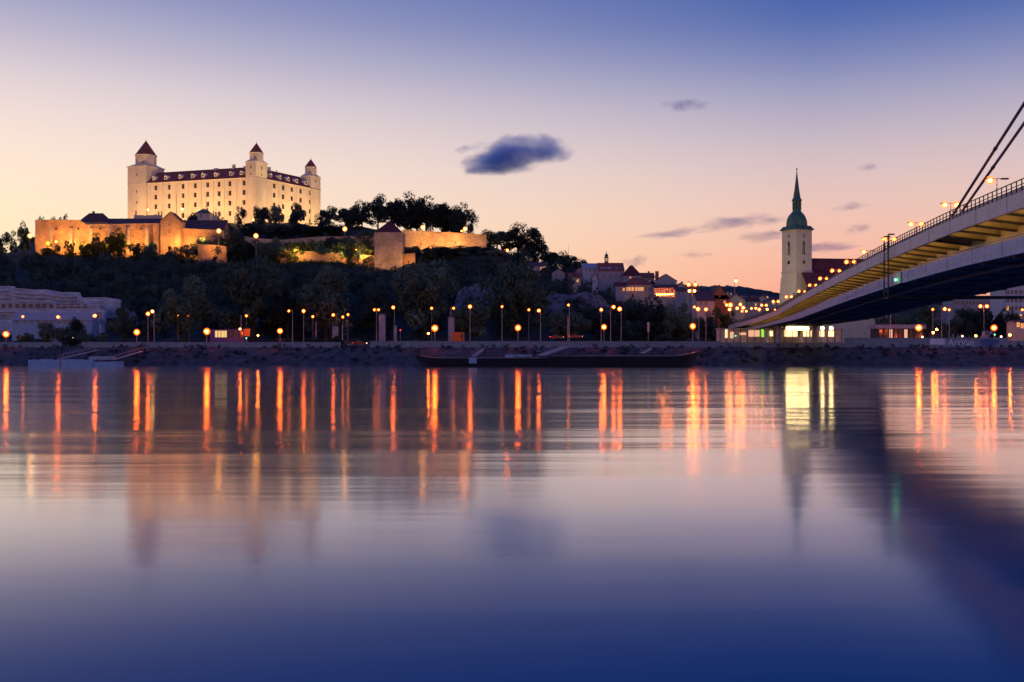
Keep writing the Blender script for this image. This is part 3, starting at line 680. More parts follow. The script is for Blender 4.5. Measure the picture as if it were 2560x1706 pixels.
def wall_lamp(x, y, Y, power, label, col=ORG, bulb='sodium_dim'):
    p = P(x, y, Y); floodlight('wall_floodlight', label, p, (p.x, p.y + 6, p.z + 2.5), power * 3.2, col, spot=True, size=165, radius=.4, group='fortress wall floodlights', bulb=bulb)
for i, (x, y, Y, pw) in enumerate(((118, 612, 521, 3600), (165, 610, 521, 4200), (215, 614, 521, 3200), (265, 612, 521, 3000), (330, 612, 521, 3800), (380, 614, 520, 3000))):
    wall_lamp(x, y, Y, pw, f'{ORDN[i]} orange floodlight from the left below the long left fortress wall')
for i, (x, y, Y, pw) in enumerate(((425, 618, 516, 2600), (466, 616, 520, 3200), (505, 600, 522, 1600), (530, 620, 510, 900))):
    wall_lamp(x, y, Y, pw, f'{ORDN[i]} orange floodlight from the left below the gate tower and its right wall')
for i, (x, y, Y, pw) in enumerate(((640, 628, 534, 1500), (740, 632, 520, 1600), (790, 628, 534, 2000), (850, 636, 520, 1200), (905, 636, 520, 1500))):
    wall_lamp(x, y, Y, pw, f'{ORDN[i]} orange floodlight from the left along the bushy terrace walls', col=(1, .55, .14))
for i, (x, y, Y, pw) in enumerate(((950, 662, 505, 900), (1022, 655, 512, 700), (1052, 609, 530, 2000), (1085, 612, 531, 1500), (1139, 606, 533, 1900), (1190, 616, 534, 900))):
    wall_lamp(x, y, Y, pw, f'{ORDN[i]} orange floodlight from the left around the square tower and right wall', bulb='warm_white' if i in (0, 2) else 'sodium_dim')

# terrace in front of the castle: parapet with statues, small gate pavilion, flagpoles
pr = pxwall('terrace_parapet', 'pale stone terrace parapet with dark statues before the crown tower', 'wall', [(335, 540), (405, 540)], 575, 1.0, 'church_stone', 66, 'castle_trim')
def statue(x, y0, h, Y, parent):
    b = P(x, y0, Y); mb = MB()
    mb.lathe(b, [(.55, -.2), (.5, .3), (.34, .45), (.42, h * .35), (.3, h * .6), (.42, h * .72), (.14, h * .8), (.2, h * .9), (.05, h)], 8)
    mb.tube(b + Vector((.3, 0, h * .7)), b + Vector((.75, 0, h * .55)), .13, .08, 5); mb.tube(b + Vector((-.3, 0, h * .7)), b + Vector((-.7, -.1, h * .95)), .13, .07, 5)
    mb.build('statue', 'statue', parent)
for x, h in ((340, 3.2), (397, 2.6), (404, 2.8)): statue(x, 540, h, 575.5, pr)
gp = gable_house('gate_pavilion', 'small gate pavilion with green copper roof before the castle', 'building', 490, 524, 578, 6, 64, 533, 522, 'church_stone', 'copper', 'hip', wins=[(502, 540, 1.0, 2.2)])
for x, h in ((512, 3.0), (519, 3.2), (534, 3.0), (540, 2.4)): statue(x, 533 if x < 525 else 540, h, 576, gp)
MB().box((PX(529, 576), 576, 64), (PX(545, 576), 578, PZ(540, 576))).build('side_pier', 'church_stone', gp)
for x, y0, y1, Y, lab in ((441, 488, 542, 585, 'thin dark flagpole left of centre before the castle front'), (515, 484, 536, 585, 'thin dark flagpole beside the green-roofed gate pavilion')):
    a, bq = P(x, y0, Y), P(x, y1 + 8, Y); t = thing('flagpole', lab, 'flagpole', bq); MB().tube(bq, a, .14, .07, 6).build('pole', 'dark_metal', t); MB().lathe(a, [(.05, -.1), (.2, .1), (.05, .3)], 6).build('finial', 'dark_metal', t)

# ------------------------------------------------------------------ lamps
bm = bmesh.new(); bmesh.ops.create_icosphere(bm, subdivisions=2, radius=1.0); ICO = {}
ico_base = bpy.data.meshes.new('bulb'); bm.to_mesh(ico_base); bm.free()
def bulb(c, r, m, parent, name='bulb'):
    if m not in ICO:
        k = ico_base.copy(); k.materials.append(MATS[m]); k.polygons.foreach_set('use_smooth', [True] * len(k.polygons)); ICO[m] = k
    o = bpy.data.objects.new(name, ICO[m]); COL.objects.link(o); o.parent = parent; og = Vector(parent['org']); o.location = Vector(c) - og; o.scale = (r, r, r); o['org'] = tuple(og); return o
def lamp(name, label, x, y, Y, r, m, group, heads=(0,), arm=.0, z0=None, pole_r=.09, side=1, mp='pole_paint', halo=2.1):
    """street lamp: foot, tapered pole, arm(s), hood(s) and bulb(s); (x,y) is the first bulb in the photo"""
    b = P(x, y, Y); zg = ground(x, Y) if z0 is None else z0
    base = Vector((b.x + side * arm, Y, zg - .1)); t = thing(name, label, 'lamp', base, group)
    MB().lathe((base.x, base.y, zg), [(.26, -.1), (.26, .15), (.14, .5), (.10, .6)], 8).build('foot', mp, t)
    top = b.z + (.35 if arm else -.2)
    MB().tube((base.x, Y, zg + .5), (base.x, Y, top), pole_r * 1.25, pole_r * .7, 8).build('pole', mp, t)
    for hx in heads:
        c = b + Vector((hx, 0, 0))
        if arm or hx: MB().tube((base.x, Y, top), (c.x, Y, c.z + .42), .05, .045, 6).build('arm', mp, t)
        g_ = (halo or 1) * r; MB().lathe(c, [(g_ * .3, g_ * 1.0), (g_ * .5, g_ * .98), (g_ * .4, g_ * 1.15), (.05, g_ * 1.35)], 10).build('hood', 'dark_metal', t)
        bulb(c, r, m, t)
        if halo: bulb(c, r * halo, 'gold_halo' if m in ('hill_lamp', 'warm_white') else 'amber_halo', t, 'halo_shell')  # added glow shell that imitates the halo of the bulb
    return t
prom = [(15, 836), (342, 831), (517, 829), (700, 828), (1087, 821), (1295, 820), (1510, 818), (1732, 816), (2297, 820), (2485, 820)]
prom_lab = ['at the far left edge of the river wall', 'right of the blue pontoon gangways', 'before the purple bus', 'right of the orange sign board', 'above the bow of the left barge', 'above the middle of the left barge', 'above the joint of the two barges', 'before the pale poles near the ramp', 'left of the wall graffiti', 'right of the wall graffiti']
for (x, y), lb in zip(prom, prom_lab):
    lamp('promenade_lamp', f'orange round lamp {lb}', x, y, 298.5, .40 + .10 * ((x * 7) % 10) / 10, 'sodium_bright', 'promenade lamps along the river wall', z0=5.64, pole_r=.08)
street = [(57, 792, 0, 's'), (145, 793, .9, 'b'), (237, 790, 1.6, 'b'), (370, 785, 0, 'b'), (381, 779, .6, 'w'), (722, 778, 1.2, 's'), (759, 778, 0, 'b'), (833, 788, 1, 'b'), (936, 775, .7, 's'), (983, 769, .4, 'b'),
          (1134, 771, -.9, 's'), (1175, 767, 0, 'b'), (1255, 767, 0, 's'), (1347, 777, .6, 'b'), (1421, 763, .3, 's'), (1503, 775, 0, 'b'), (1534, 768, -1.0, 'b'), (1549, 773, .5, 'b'), (1736, 768, -.5, 's'), (1745, 773, .3, 'b'),
          (1765, 774, 0, 'b'), (2332, 774, 0, 's'), (2362, 773, -1.0, 'b'), (2373, 775, 0, 's'), (2451, 766, 1.2, 'b'), (2556, 775, 0, 's')]
for i, (x, y, a, k) in enumerate(street):
    Y = 322 + (i * 7) % 17; nth = ORDN[i] if i < 20 else ['twenty-first', 'twenty-second', 'twenty-third', 'twenty-fourth', 'twenty-fifth', 'twenty-sixth'][i - 20]
    hd = (0,)
    if x in (936,): hd = (0, 1.35)
    if x in (2451,): hd = (0, 2.2)
    lamp('street_lamp', f'tall lit street lamp along the road, {nth} of its row from the left', x, y, Y, (.26 + .12 * ((x * 3) % 7) / 7) if k != 's' else .22, {'b': 'sodium', 's': 'sodium_dim', 'w': 'warm_white'}[k], 'tall road lamps', heads=hd, arm=a or .001, z0=5.65, pole_r=.11, side=1)
for i, (x, y) in enumerate([(445, 789), (473, 789), (616, 790), (782, 792), (857, 793), (870, 787), (1079, 771), (1322, 775)]):
    lamp('path_lamp', f'small dim lamp among the roadside trees, {ORDN[i]} from the left', x, y, 346, .24, 'sodium_dim', 'small lamps among the roadside trees', z0=5.8, pole_r=.06)
hill_lamps = [(75, 590, 520, 'at the left end of the fortress wall'), (547, 578, 512, 'before the wall right of the gate tower'), (640, 590, 505, 'on the slope below the castle corner'), (862, 573, 530, 'among the bushes left of the square tower'), (1057, 569, 548, 'above the right fortress wall near the square tower'), (1163, 573, 548, 'above the right end of the right fortress wall')]
for x, y, Y, lb in hill_lamps:
    lamp('hill_lamp', f'very bright yellow lamp {lb}', x, y, Y, .6, 'hill_lamp', 'bright lamps on the castle hill', z0=ground(x, Y), pole_r=.1)
for x, y, Y, r, m_, lb in ((370, 525, 576, .35, 'warm_white', 'on the statue parapet below the crown tower'), (455, 524, 584, .4, 'warm_white', 'before the middle of the castle front'), (634, 550, 584, .45, 'warm_white', 'under the trees at the castle corner'), (140, 605, 516, .35, 'sodium', 'in the bushes before the left fortress wall'),
                           (1268, 626, 520, .4, 'sodium', 'among the dark trees right of the fortress walls'), (1154, 578, 546, .3, 'sodium', 'beside the brightest lamp over the right wall'), (890, 624, 524, .3, 'sodium', 'in the green-lit bushes left of the square tower')):
    lamp('garden_lamp', f'small lamp {lb}', x, y, Y, r, m_, 'small lamps in the castle grounds', pole_r=.06)
# two very tall masts by the ramp
t = lamp('mast_lamp', 'tall four-headed lamp mast above the dark trees', 1722, 712, 372, .42, 'bridge_lamp', None, heads=(0, 2.4), arm=1.2, z0=5.8, pole_r=.14)
for dx in (.2, 2.1): bulb(P(1722, 728, 372) + Vector((dx, -.2, 0)), .42, 'bridge_lamp', t)
MB().tube(P(1722, 726, 372) + Vector((0, 0, .35)), P(1722, 726, 372) + Vector((2.4, 0, .35)), .06, .06, 6).build('cross_arm', 'pole_paint', t)
lamp('mast_lamp', 'slender tall lamp mast before the orange gabled house', 1840, 703, 345, .32, 'warm_white', None, heads=(0,), arm=-.45, z0=5.7, pole_r=.12)

# ------------------------------------------------------------------ bridge
EY = [0, 40, 83, 104, 131, 171, 228, 289, 315, 345, 400, 440]; EZ = [17.6, 18.7, 19.4, 19.6, 19.45, 18.8, 17.5, 15.6, 14.6, 13.6, 12.3, 11.6]
ex_y = [0, 289, 315, 345, 400, 440]; ex_x = [28.8, 76.2, 78.4, 80.0, 83.0, 86.0]
def bw(Y, u, v):
    """bridge section: u metres across from the west edge, v above the deck"""
    X = np.interp(Y, ex_y, ex_x); r = Vector((.987, -.162, 0)); z = np.interp(Y, EY, EZ)
    if v < -1.3: v = -1.3 + (v + 1.3) * float(np.interp(Y, [235, 290, 345], [1, .62, .44]))
    return Vector((X, Y, z + v)) + r * u
SEC = [0, 20, 40, 60] + list(range(70, 441, 10))
SEC_W = list(range(0, 346, 10)) + [345]
BW = 17.3
bridge = thing('road_bridge', 'long cable-stayed road bridge with lower walkway rising to the right', 'bridge', bw(300, 8.6, -9.9))
def sweep(name, poly, m, parent=bridge, sec=SEC, closed=True):
    mb = MB(); k = len(poly); vs = []
    for Y in sec: vs += [bw(Y, u, v) for u, v in poly]
    fs = [(j * k + i, j * k + (i + 1) % k, (j + 1) * k + (i + 1) % k, (j + 1) * k + i) for j in range(len(sec) - 1) for i in range(k)]
    mb.add(vs, fs + [tuple(range(k)), tuple(range((len(sec) - 1) * k, len(sec) * k))]); return mb.build(name, m, parent)
rect = lambda u0, u1, v0, v1: [(u0, v0), (u1, v0), (u1, v1), (u0, v1)]
sweep('deck_slab', rect(.36, BW - .36, -.48, 0), 'asphalt')
sweep('fascia', rect(0, .35, -1.3, .12), 'bridge_paint'); sweep('fascia', rect(BW - .35, BW, -1.3, .12), 'bridge_paint')
SB = list(range(0, 346, 10)) + [347]
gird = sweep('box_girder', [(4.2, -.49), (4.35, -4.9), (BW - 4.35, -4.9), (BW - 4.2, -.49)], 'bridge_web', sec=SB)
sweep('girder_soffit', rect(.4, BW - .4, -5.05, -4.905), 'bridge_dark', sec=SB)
sweep('web_seam', rect(4.16, 4.34, -3.05, -2.97), 'bridge_dark', gird, sec=SB)
for u0 in (.5, BW - 4.3): sweep('walkway', rect(u0, u0 + 3.75, -4.9, -4.6), 'concrete', sec=SB)
pan = sweep('walkway_parapet', rect(.22, .40, -5.0, -3.62), 'bridge_panel', sec=SB); sweep('walkway_parapet', rect(BW - .4, BW - .22, -5.0, -3.62), 'bridge_panel', sec=SB)
sweep('walkway_handrail', rect(.2, .34, -3.45, -3.36), 'steel', pan, sec=SB)
# pale slots along the foot of the walkway parapet
for k in range(46):
    Y = 84 + k * 1.35
    a, b_ = bw(Y, .205, -4.55), bw(Y + .75, .205, -4.55)
    MB().add([a, b_, b_ + Vector((0, 0, .16)), a + Vector((0, 0, .16)), a + Vector((.03, 0, 0)), b_ + Vector((.03, 0, 0)), b_ + Vector((.03, 0, .16)), a + Vector((.03, 0, .16))], [(3, 2, 1, 0), (4, 5, 6, 7), (0, 1, 5, 4), (1, 2, 6, 5), (2, 3, 7, 6), (3, 0, 4, 7)]).build('drain_slot', 'house_tan', pan)
# cantilever brackets and the yellow lights between them
for k in range(56):
    Y = 68 + k * 5.0
    if Y > 343: break
    for side in (0, 1):
        f = (lambda u: u) if side == 0 else (lambda u: BW - u)
        q = [(f(.37), -1.15), (f(.37), -.5), (f(4.18), -.5), (f(4.25), -1.75)]
        mb = MB(); a = [bw(Y - .16, u, v) for u, v in q]; c = [bw(Y + .16, u, v) for u, v in q]; mb.hexa(a, c); br_ = mb.build('bracket', 'bridge_web', bridge)
        fl = [(f(.37), -1.16), (f(4.25), -1.76)]; k2 = MB(); k2.hexa([bw(Y - .42, *fl[0]), bw(Y + .42, *fl[0]), bw(Y + .42, *fl[1]), bw(Y - .42, *fl[1])], [p_ - Vector((0, 0, .14)) for p_ in (bw(Y - .42, *fl[0]), bw(Y + .42, *fl[0]), bw(Y + .42, *fl[1]), bw(Y - .42, *fl[1]))]); k2.build('flange', 'bridge_dark', br_)  # flange coloured dark to stand in for shade on its downward face
    if Y not in (108.0,):
        MB().hexa([bw(Y + 1.4, u, -.62) for u in (.9, 1.25)] + [bw(Y + 3.4, u, -.62) for u in (1.25, .9)], [bw(Y + 1.4, u, -.50) for u in (.9, 1.25)] + [bw(Y + 3.4, u, -.50) for u in (1.25, .9)]).build('under_light', 'under_strip', bridge)
for k in range(30):
    Y = 78 + k * 9.0
    MB().hexa([bw(Y, -.012, -1.29), bw(Y + .09, -.012, -1.29), bw(Y + .09, .02, -1.29), bw(Y, .02, -1.29)], [bw(Y, -.012, .11), bw(Y + .09, -.012, .11), bw(Y + .09, .02, .11), bw(Y, .02, .11)]).build('plate_joint', 'bridge_dark', bridge)
    MB().hexa([bw(Y + 2, .205, -4.98), bw(Y + 2.08, .205, -4.98), bw(Y + 2.08, .24, -4.98), bw(Y + 2, .24, -4.98)], [bw(Y + 2, .205, -3.64), bw(Y + 2.08, .205, -3.64), bw(Y + 2.08, .24, -3.64), bw(Y + 2, .24, -3.64)]).build('plate_joint', 'bridge_dark', pan)
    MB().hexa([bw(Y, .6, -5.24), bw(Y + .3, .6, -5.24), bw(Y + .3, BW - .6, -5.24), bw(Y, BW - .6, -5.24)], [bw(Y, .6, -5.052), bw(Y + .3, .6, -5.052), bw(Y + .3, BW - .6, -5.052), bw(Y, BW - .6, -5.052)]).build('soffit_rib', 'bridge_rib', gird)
for u in (3.4, 9.2, 14.0): sweep('service_pipe', rect(u, u + .28, -5.5, -5.25), 'bridge_rib', gird, sec=SB)
# railing: near posts singly, the far ones joined
rail = sweep('railing', rect(.12, .2, 1.12, 1.2), 'dark_metal')
sweep('mid_rail', rect(.13, .19, .72, .78), 'dark_metal', rail); sweep('crash_barrier', rect(.5, .62, .35, .70), 'steel', rail)
far = MB(); Y = 76.0
while Y < 400:
    a = bw(Y, .16, .13); b_ = bw(Y, .16, 1.12)
    if Y < 140: MB().tube(a, b_, .055, .055, 5).build('post', 'dark_metal', rail)
    else: far.tube(a, b_, .055, .055, 4)
    Y += 1.3
far.build('far_posts', 'dark_metal', rail, kind='stuff')
e_rail = sweep('railing', rect(BW - .2, BW - .12, 1.12, 1.2), 'dark_metal')
# double-armed lamps down the middle
bl = []
for k in range(15):
    Y = 118.5 + 19.7 * k
    if Y > 400: break
    b0 = bw(Y, BW / 2, 0); t = thing('bridge_lamp', f'double-armed lamp on the bridge deck, {ORDN[k]} from the right', 'lamp', b0, 'double lamps along the bridge deck')
    MB().lathe(b0, [(.2, 0), (.2, .3), (.11, .5)], 8).build('foot', 'pole_paint', t); MB().tube(b0 + Vector((0, 0, .4)), b0 + Vector((0, 0, 6.5)), .1, .06, 7).build('pole', 'pole_paint', t)
    for s in (-1, 1):
        h = b0 + Vector((s * .82, 0, 6.3)); MB().tube(b0 + Vector((0, 0, 6.5)), h + Vector((0, 0, .22)), .04, .04, 5).build('arm', 'pole_paint', t)
        MB().obox(h + Vector((s * .1, 0, .18)), (1, 0, 0), (0, 1, 0), (0, 0, 1), .42, .16, .08).build('hood', 'dark_metal', t)
        if s == 1 and k in (0, 4): continue       # the far arm of these two is dark
        bulb(h, .27, 'bridge_lamp', t); bulb(h, .52, 'amber_halo', t, 'halo_shell')  # the larger sphere is an added glow shell, standing in for the halo
# stay cables towards the pylon behind the viewer's right shoulder
def stay(label, u, Ya, Yb, za, zb_):
    a, b_ = bw(Ya, u, 0), bw(Yb, u, 0); a.z = za; b_.z = zb_; t = thing('stay_cable', label, 'cable', a, 'stay cables')
    st_ = MB(); NS = 48; N8 = 10; d = (b_ - a).normalized(); p1 = d.orthogonal().normalized(); p2 = d.cross(p1)
    st_.add([a + (b_ - a) * (4.0 * i / NS) + (p1 * math.cos(k * 2 * math.pi / N8) + p2 * math.sin(k * 2 * math.pi / N8)) * .17 for i in range(NS + 1) for k in range(N8)], [(i * N8 + k, i * N8 + (k + 1) % N8, (i + 1) * N8 + (k + 1) % N8, (i + 1) * N8 + k) for i in range(NS) for k in range(N8)]); st_.smooth = True
    st_.build('strand', 'cable', t)
    d = (b_ - a).normalized()
    for s in (18, 34, 50):
        MB().tube(a + d * s, a + d * (s + .5), .22, .22, 10).build('clamp', 'dark_metal', t)
    MB().tube(a - d * .5, a + d * 1.6, .36, .3, 10).build('anchor', 'steel', t)
stay('upper left of the two thick stay cables rising right from the bridge', 8.0, 149.2, 107.4, 19.3, 32.15)
stay('lower right of the two thick stay cables rising right from the bridge', 10.0, 157.1, 113.5, 19.3, 31.35)
# piers and abutment under the land end
for (Y, u, w) in ((302, 3.2, 1.0), (302, 13.6, 1.0), (322, 3.2, 1.0), (322, 13.6, 1.0)):
    p = bw(Y, u, -5.06); MB().lathe((p.x, p.y, 5.3), [(w * 1.1, 0), (w, .5), (w * .85, p.z - 5.3 - .9), (w * 1.35, p.z - 5.3)], 10).build('pier', 'concrete', bridge)
q = [bw(347, 2.5, -5), bw(347, BW - 2.5, -5), bw(440, BW - 2.5, -5), bw(440, 2.5, -5)]
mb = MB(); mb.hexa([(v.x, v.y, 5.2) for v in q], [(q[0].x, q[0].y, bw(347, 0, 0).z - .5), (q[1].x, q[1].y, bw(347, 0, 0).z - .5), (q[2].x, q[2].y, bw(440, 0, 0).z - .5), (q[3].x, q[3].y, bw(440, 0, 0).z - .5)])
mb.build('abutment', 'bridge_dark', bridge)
# inspection gantry hung on the bridge, with the green navigation light
g0 = bw(135, -.25, 1.9); ga = thing('inspection_gantry', 'dark inspection gantry hanging round the bridge side and underneath', 'gantry', bw(135, -.3, -6.8))
def gx(Y, u, v): return bw(Y, u, v)
for Y in (134, 136.6):
    MB().tube(gx(Y, -.35, 1.9), gx(Y, -.35, -6.7), .09, .09, 6).build('leg', 'dark_metal', ga)
    MB().tube(gx(Y, -.35, 1.9), gx(Y, .45, 1.9), .1, .1, 6).build('hook_arm', 'dark_metal', ga)
    MB().tube(gx(Y, -.35, -6.6), gx(Y, 22.5, -6.6), .14, .14, 6).build('under_beam', 'dark_metal', ga)
for k in range(9):
    v = 1.4 - k * 1.0; MB().tube(gx(134, -.35, v), gx(136.6, -.35, v), .05, .05, 5).build('rung', 'dark_metal', ga)
for k in range(14):
    u = .5 + k * 1.6; MB().tube(gx(134, u, -6.6), gx(136.6, u, -6.6), .06, .06, 5).build('rung', 'dark_metal', ga)
MB().hexa([gx(128.5, .16, -5.0), gx(128.5, .05, -5.0), gx(133, .05, -5.0), gx(133, .16, -5.0)], [gx(128.5, .16, -3.5), gx(128.5, .05, -3.5), gx(133, .05, -3.5), gx(133, .16, -3.5)]).build('sign_board', 'bridge_paint', ga)
bulb(gx(130, -.25, -4.5), .16, 'green_light', ga, 'navigation_light')
# scrawled graffiti strokes on the walkway parapet
gr = MB()
for k in range(46):
    Y = 139 + k * .55 * (1 + k * .012) ; v0 = -4.75 + .35 * math.sin(k * 2.1) * .5 + .15
    a = bw(Y, .20, v0); b_ = bw(Y + nrg.uniform(-.4, .5), .20, v0 + nrg.uniform(.3, .75)); gr.tube(a, b_, .035, .035, 4)
gr.build('graffiti', 'graffiti_pink', pan, kind='stuff')
gr = MB()
for k in range(50):
    Y = 82 + nrg.uniform(0, 44); v0 = nrg.uniform(-4.3, -3.95); a = bw(Y, .20, v0); gr.tube(a, bw(Y + nrg.uniform(-.6, .6), .20, v0 + nrg.uniform(-.2, .3)), .03, .03, 4)
gr.build('graffiti', 'graffiti_white', pan, kind='stuff')

# ------------------------------------------------------------------ station rooms and lights under the bridge
def kiosk(label, x0, x1, y0, y1, Y, lits, name='bus_station_hall'):
    X0, X1 = PX(x0, Y), PX(x1, Y); z0, z1 = 5.64, PZ(y0, Y); t = thing(name, label, 'building', ((X0 + X1) / 2, Y, z0))
    MB().box((X0, Y + .6, z0), (X1, Y + 6, z1 - .35)).build('back_room', 'house_tan', t)
    MB().box((X0 - .3, Y - .4, z1 - .34), (X1 + .3, Y + 6.2, z1)).build('canopy', 'concrete', t)
    for lx0, lx1, ly0, ly1, m_ in lits:
        MB().box((PX(lx0, Y), Y + .45, PZ(ly1, Y)), (PX(lx1, Y), Y + .58, PZ(ly0, Y))).build('lit_pane', m_, t)
    n_ = int((X1 - X0) / 2.2)
    for k in range(n_ + 1):
        X = X0 + .1 + (X1 - X0 - .2) * k / n_; MB().box((X - .06, Y + .25, z0), (X + .06, Y + .4, z1 - .36)).build('mullion', 'dark_metal', t)
    return t
kiosk('low lit station hall with a lime green panel beside the ramp', 1800, 1938, 821, 850, 326, [(1814, 1820, 824, 845, 'kiosk_glow'), (1826, 1836, 830, 846, 'window_pink'), (1872, 1900, 826, 842, 'window_pink'), (1903, 1917, 823, 843, 'lime_panel'), (1921, 1933, 828, 841, 'kiosk_glow'), (1850, 1866, 832, 838, 'window_pink')])
kiosk('bright station concourse under the bridge deck', 1945, 2106, 822, 850, 332, [(1962, 2024, 826, 842, 'kiosk_glow'), (2028, 2040, 827, 842, 'kiosk_glow'), (2050, 2062, 827, 842, 'kiosk_glow'), (2072, 2086, 827, 842, 'kiosk_glow')])
t = thing('fluorescent_strip', 'long glaring white light strip under the bridge', 'lamp', P(1994, 821, 304)); MB().box(P(1966, 825, 304), P(2022, 818, 304) + Vector((0, .2, 0))).build('tube', 'fluoro', t); MB().box(P(1964, 817.6, 304), P(2024, 815, 304) + Vector((0, .5, 0))).build('housing', 'dark_metal', t)
for i, x in enumerate((2034, 2056, 2078)):
    t = thing('ceiling_light', f'glaring round white lamp under the bridge, {ORDN[i]} right of the long strip', 'lamp', P(x, 821, 306), 'round lamps under the bridge'); bulb(P(x, 821, 306), .55, 'fluoro', t); MB().lathe(P(x, 821, 306), [(.3, .55), (.35, .62), (.1, 1.0)], 8).build('mount', 'dark_metal', t)
for i, (x, y, Y) in enumerate(((1899, 815, 338), (1924, 812, 336), (1934, 808, 336))):
    t = thing('soffit_light', f'small yellow light under the ramp edge, {ORDN[i]} from the left', 'lamp', P(x, y, Y), 'small lights under the ramp'); bulb(P(x, y, Y), .28, 'fluoro', t); MB().lathe(P(x, y, Y), [(.2, .25), (.24, .32), (.1, .6)], 8).build('mount', 'dark_metal', t)
for i, (x, y, Y, r_, m_) in enumerate([(1817, 763, 395, .35, 'bridge_lamp'), (1826, 763, 395, .5, 'bridge_lamp'), (1824, 774, 385, .35, 'sodium'), (1843, 771, 400, .35, 'sodium'), (1851, 762, 410, .35, 'sodium'), (1858, 770, 405, .4, 'sodium'), (1898, 774, 420, .38, 'bridge_lamp'), (1918, 774, 420, .3, 'sodium'), (1938, 775, 420, .3, 'sodium')]):
    lamp('square_lamp', f'orange lamp on the square behind the ramp, {ORDN[i]} from the left', x, y, Y, r_, m_, 'lamps on the square behind the ramp', z0=6.0, pole_r=.08)

# ------------------------------------------------------------------ cathedral
CY = 480.0; cc = Vector((PX(2001, CY), CY + 6, 0)); th = math.radians(25.6)
c1 = Vector((math.cos(th), math.sin(th), 0)); c2 = Vector((-math.sin(th), math.cos(th), 0))     # along the front face, into the church
c1 = Vector((math.cos(th), -math.sin(th) * -1, 0)); hs = 4.95
cath = thing('cathedral', 'pale stone church tower with green copper dome and tall spire', 'church', (cc.x, cc.y, 6))
def ring(k, kk=None): kk = kk or k; return [cc + c1 * k * a + c2 * kk * b_ for a, b_ in ((-1, -1), (1, -1), (1, 1), (-1, 1))]
zc_top, zc_mid = PZ(573, CY), PZ(677, CY)
A = ring(hs)
def gothic(face_a, face_b, inn, uc, z0, z1, w, mb, parent):
    pass
mb = MB()
front = [(4.05, 5.85, PZ(636, CY), PZ(611, CY))]; side = front
facade(mb, A[0], A[1], zc_mid, zc_top, front, .5, c2); facade(mb, A[0], A[3], zc_mid, zc_top, side, .5, c1); facade(mb, A[1], A[2], zc_mid, zc_top, [], .4, -c1); facade(mb, A[3], A[2], zc_mid, zc_top, [], .4, -c2)
tw = mb.build('tower_wall', 'church_stone', cath)
def arch_window(org_pt, d, inn, zb_, zt, w):
    """pointed window: recessed glass, pointed head, tracery bar"""
    o_ = org_pt - inn * .0; zs = zt; k = MB()
    hd = [o_ + d * (-w / 2), o_ + d * (w / 2), o_ + d * (w * .3), o_, o_ + d * (-w * .3)]; hz = [zs, zs, zs + w * .75, zs + w * 1.15, zs + w * .75]
    k.add([Vector((p.x, p.y, z)) - inn * .04 for p, z in zip(hd, hz)] + [Vector((p.x, p.y, z)) + inn * .1 for p, z in zip(hd, hz)], [(0, 1, 2, 3, 4)] + [(i, (i + 1) % 5, 5 + (i + 1) % 5, 5 + i) for i in range(5)])
    k.obox(Vector((o_.x, o_.y, (zb_ + zs) / 2)) + inn * .42, d, inn, (0, 0, 1), w / 2 - .01, .04, (zs - zb_) / 2 - .01)
    wn_ = k.build('pointed_window', 'glass_dark', cath)
    MB().obox(Vector((o_.x, o_.y, (zb_ + zs) / 2)) + inn * .3, d, inn, (0, 0, 1), .09, .06, (zs - zb_) / 2).build('tracery', 'church_stone', wn_)
    MB().obox(Vector((o_.x, o_.y, zb_ - .15)) - inn * .08, d, inn, (0, 0, 1), w / 2 + .2, .14, .12).build('sill', 'church_stone', wn_)
fm, sm_ = (A[0] + A[1]) / 2, (A[0] + A[3]) / 2
arch_window(fm, c1, c2, front[0][2], front[0][3], 1.8); arch_window(sm_, c2, c1, front[0][2], front[0][3], 1.8)
for p, d, inn in ((fm, c1, c2), (sm_, c2, c1)):
    for z, r_, nm in ((PZ(655, CY), .95, 'round_window'), (PZ(589, CY), 1.0, 'clock_face')):
        q = Vector((p.x, p.y, z)); MB().tube(q - inn * .05, q + inn * .1, r_, r_, 16).build(nm, 'glass_dark' if nm == 'round_window' else 'house_wall', cath)
        MB().tube(q - inn * .03, q + inn * .08, r_ * 1.18, r_ * 1.18, 16).build('surround', 'church_stone', cath)
        if nm == 'clock_face':
            h = MB(); h.obox(q - inn * .07 + d * .15 + Vector((0, 0, .2)), (d + Vector((0, 0, 1.2))).normalized(), inn, (d * -1.2 + Vector((0, 0, 1))).normalized(), .35, .02, .06); h.obox(q - inn * .07 - Vector((0, 0, .3)), d, inn, (0, 0, 1), .05, .02, .4); h.build('clock_hands', 'dark_metal', cath)
mb = MB(); mb.prism(ring(hs + .35), zc_mid - .7, zc_mid - .05); mb.build('string_course', 'church_stone', cath)
mb = MB(); mb.prism(ring(hs + .25), zc_top - .6, zc_top - .02); mb.build('tower_cornice', 'church_stone', cath)
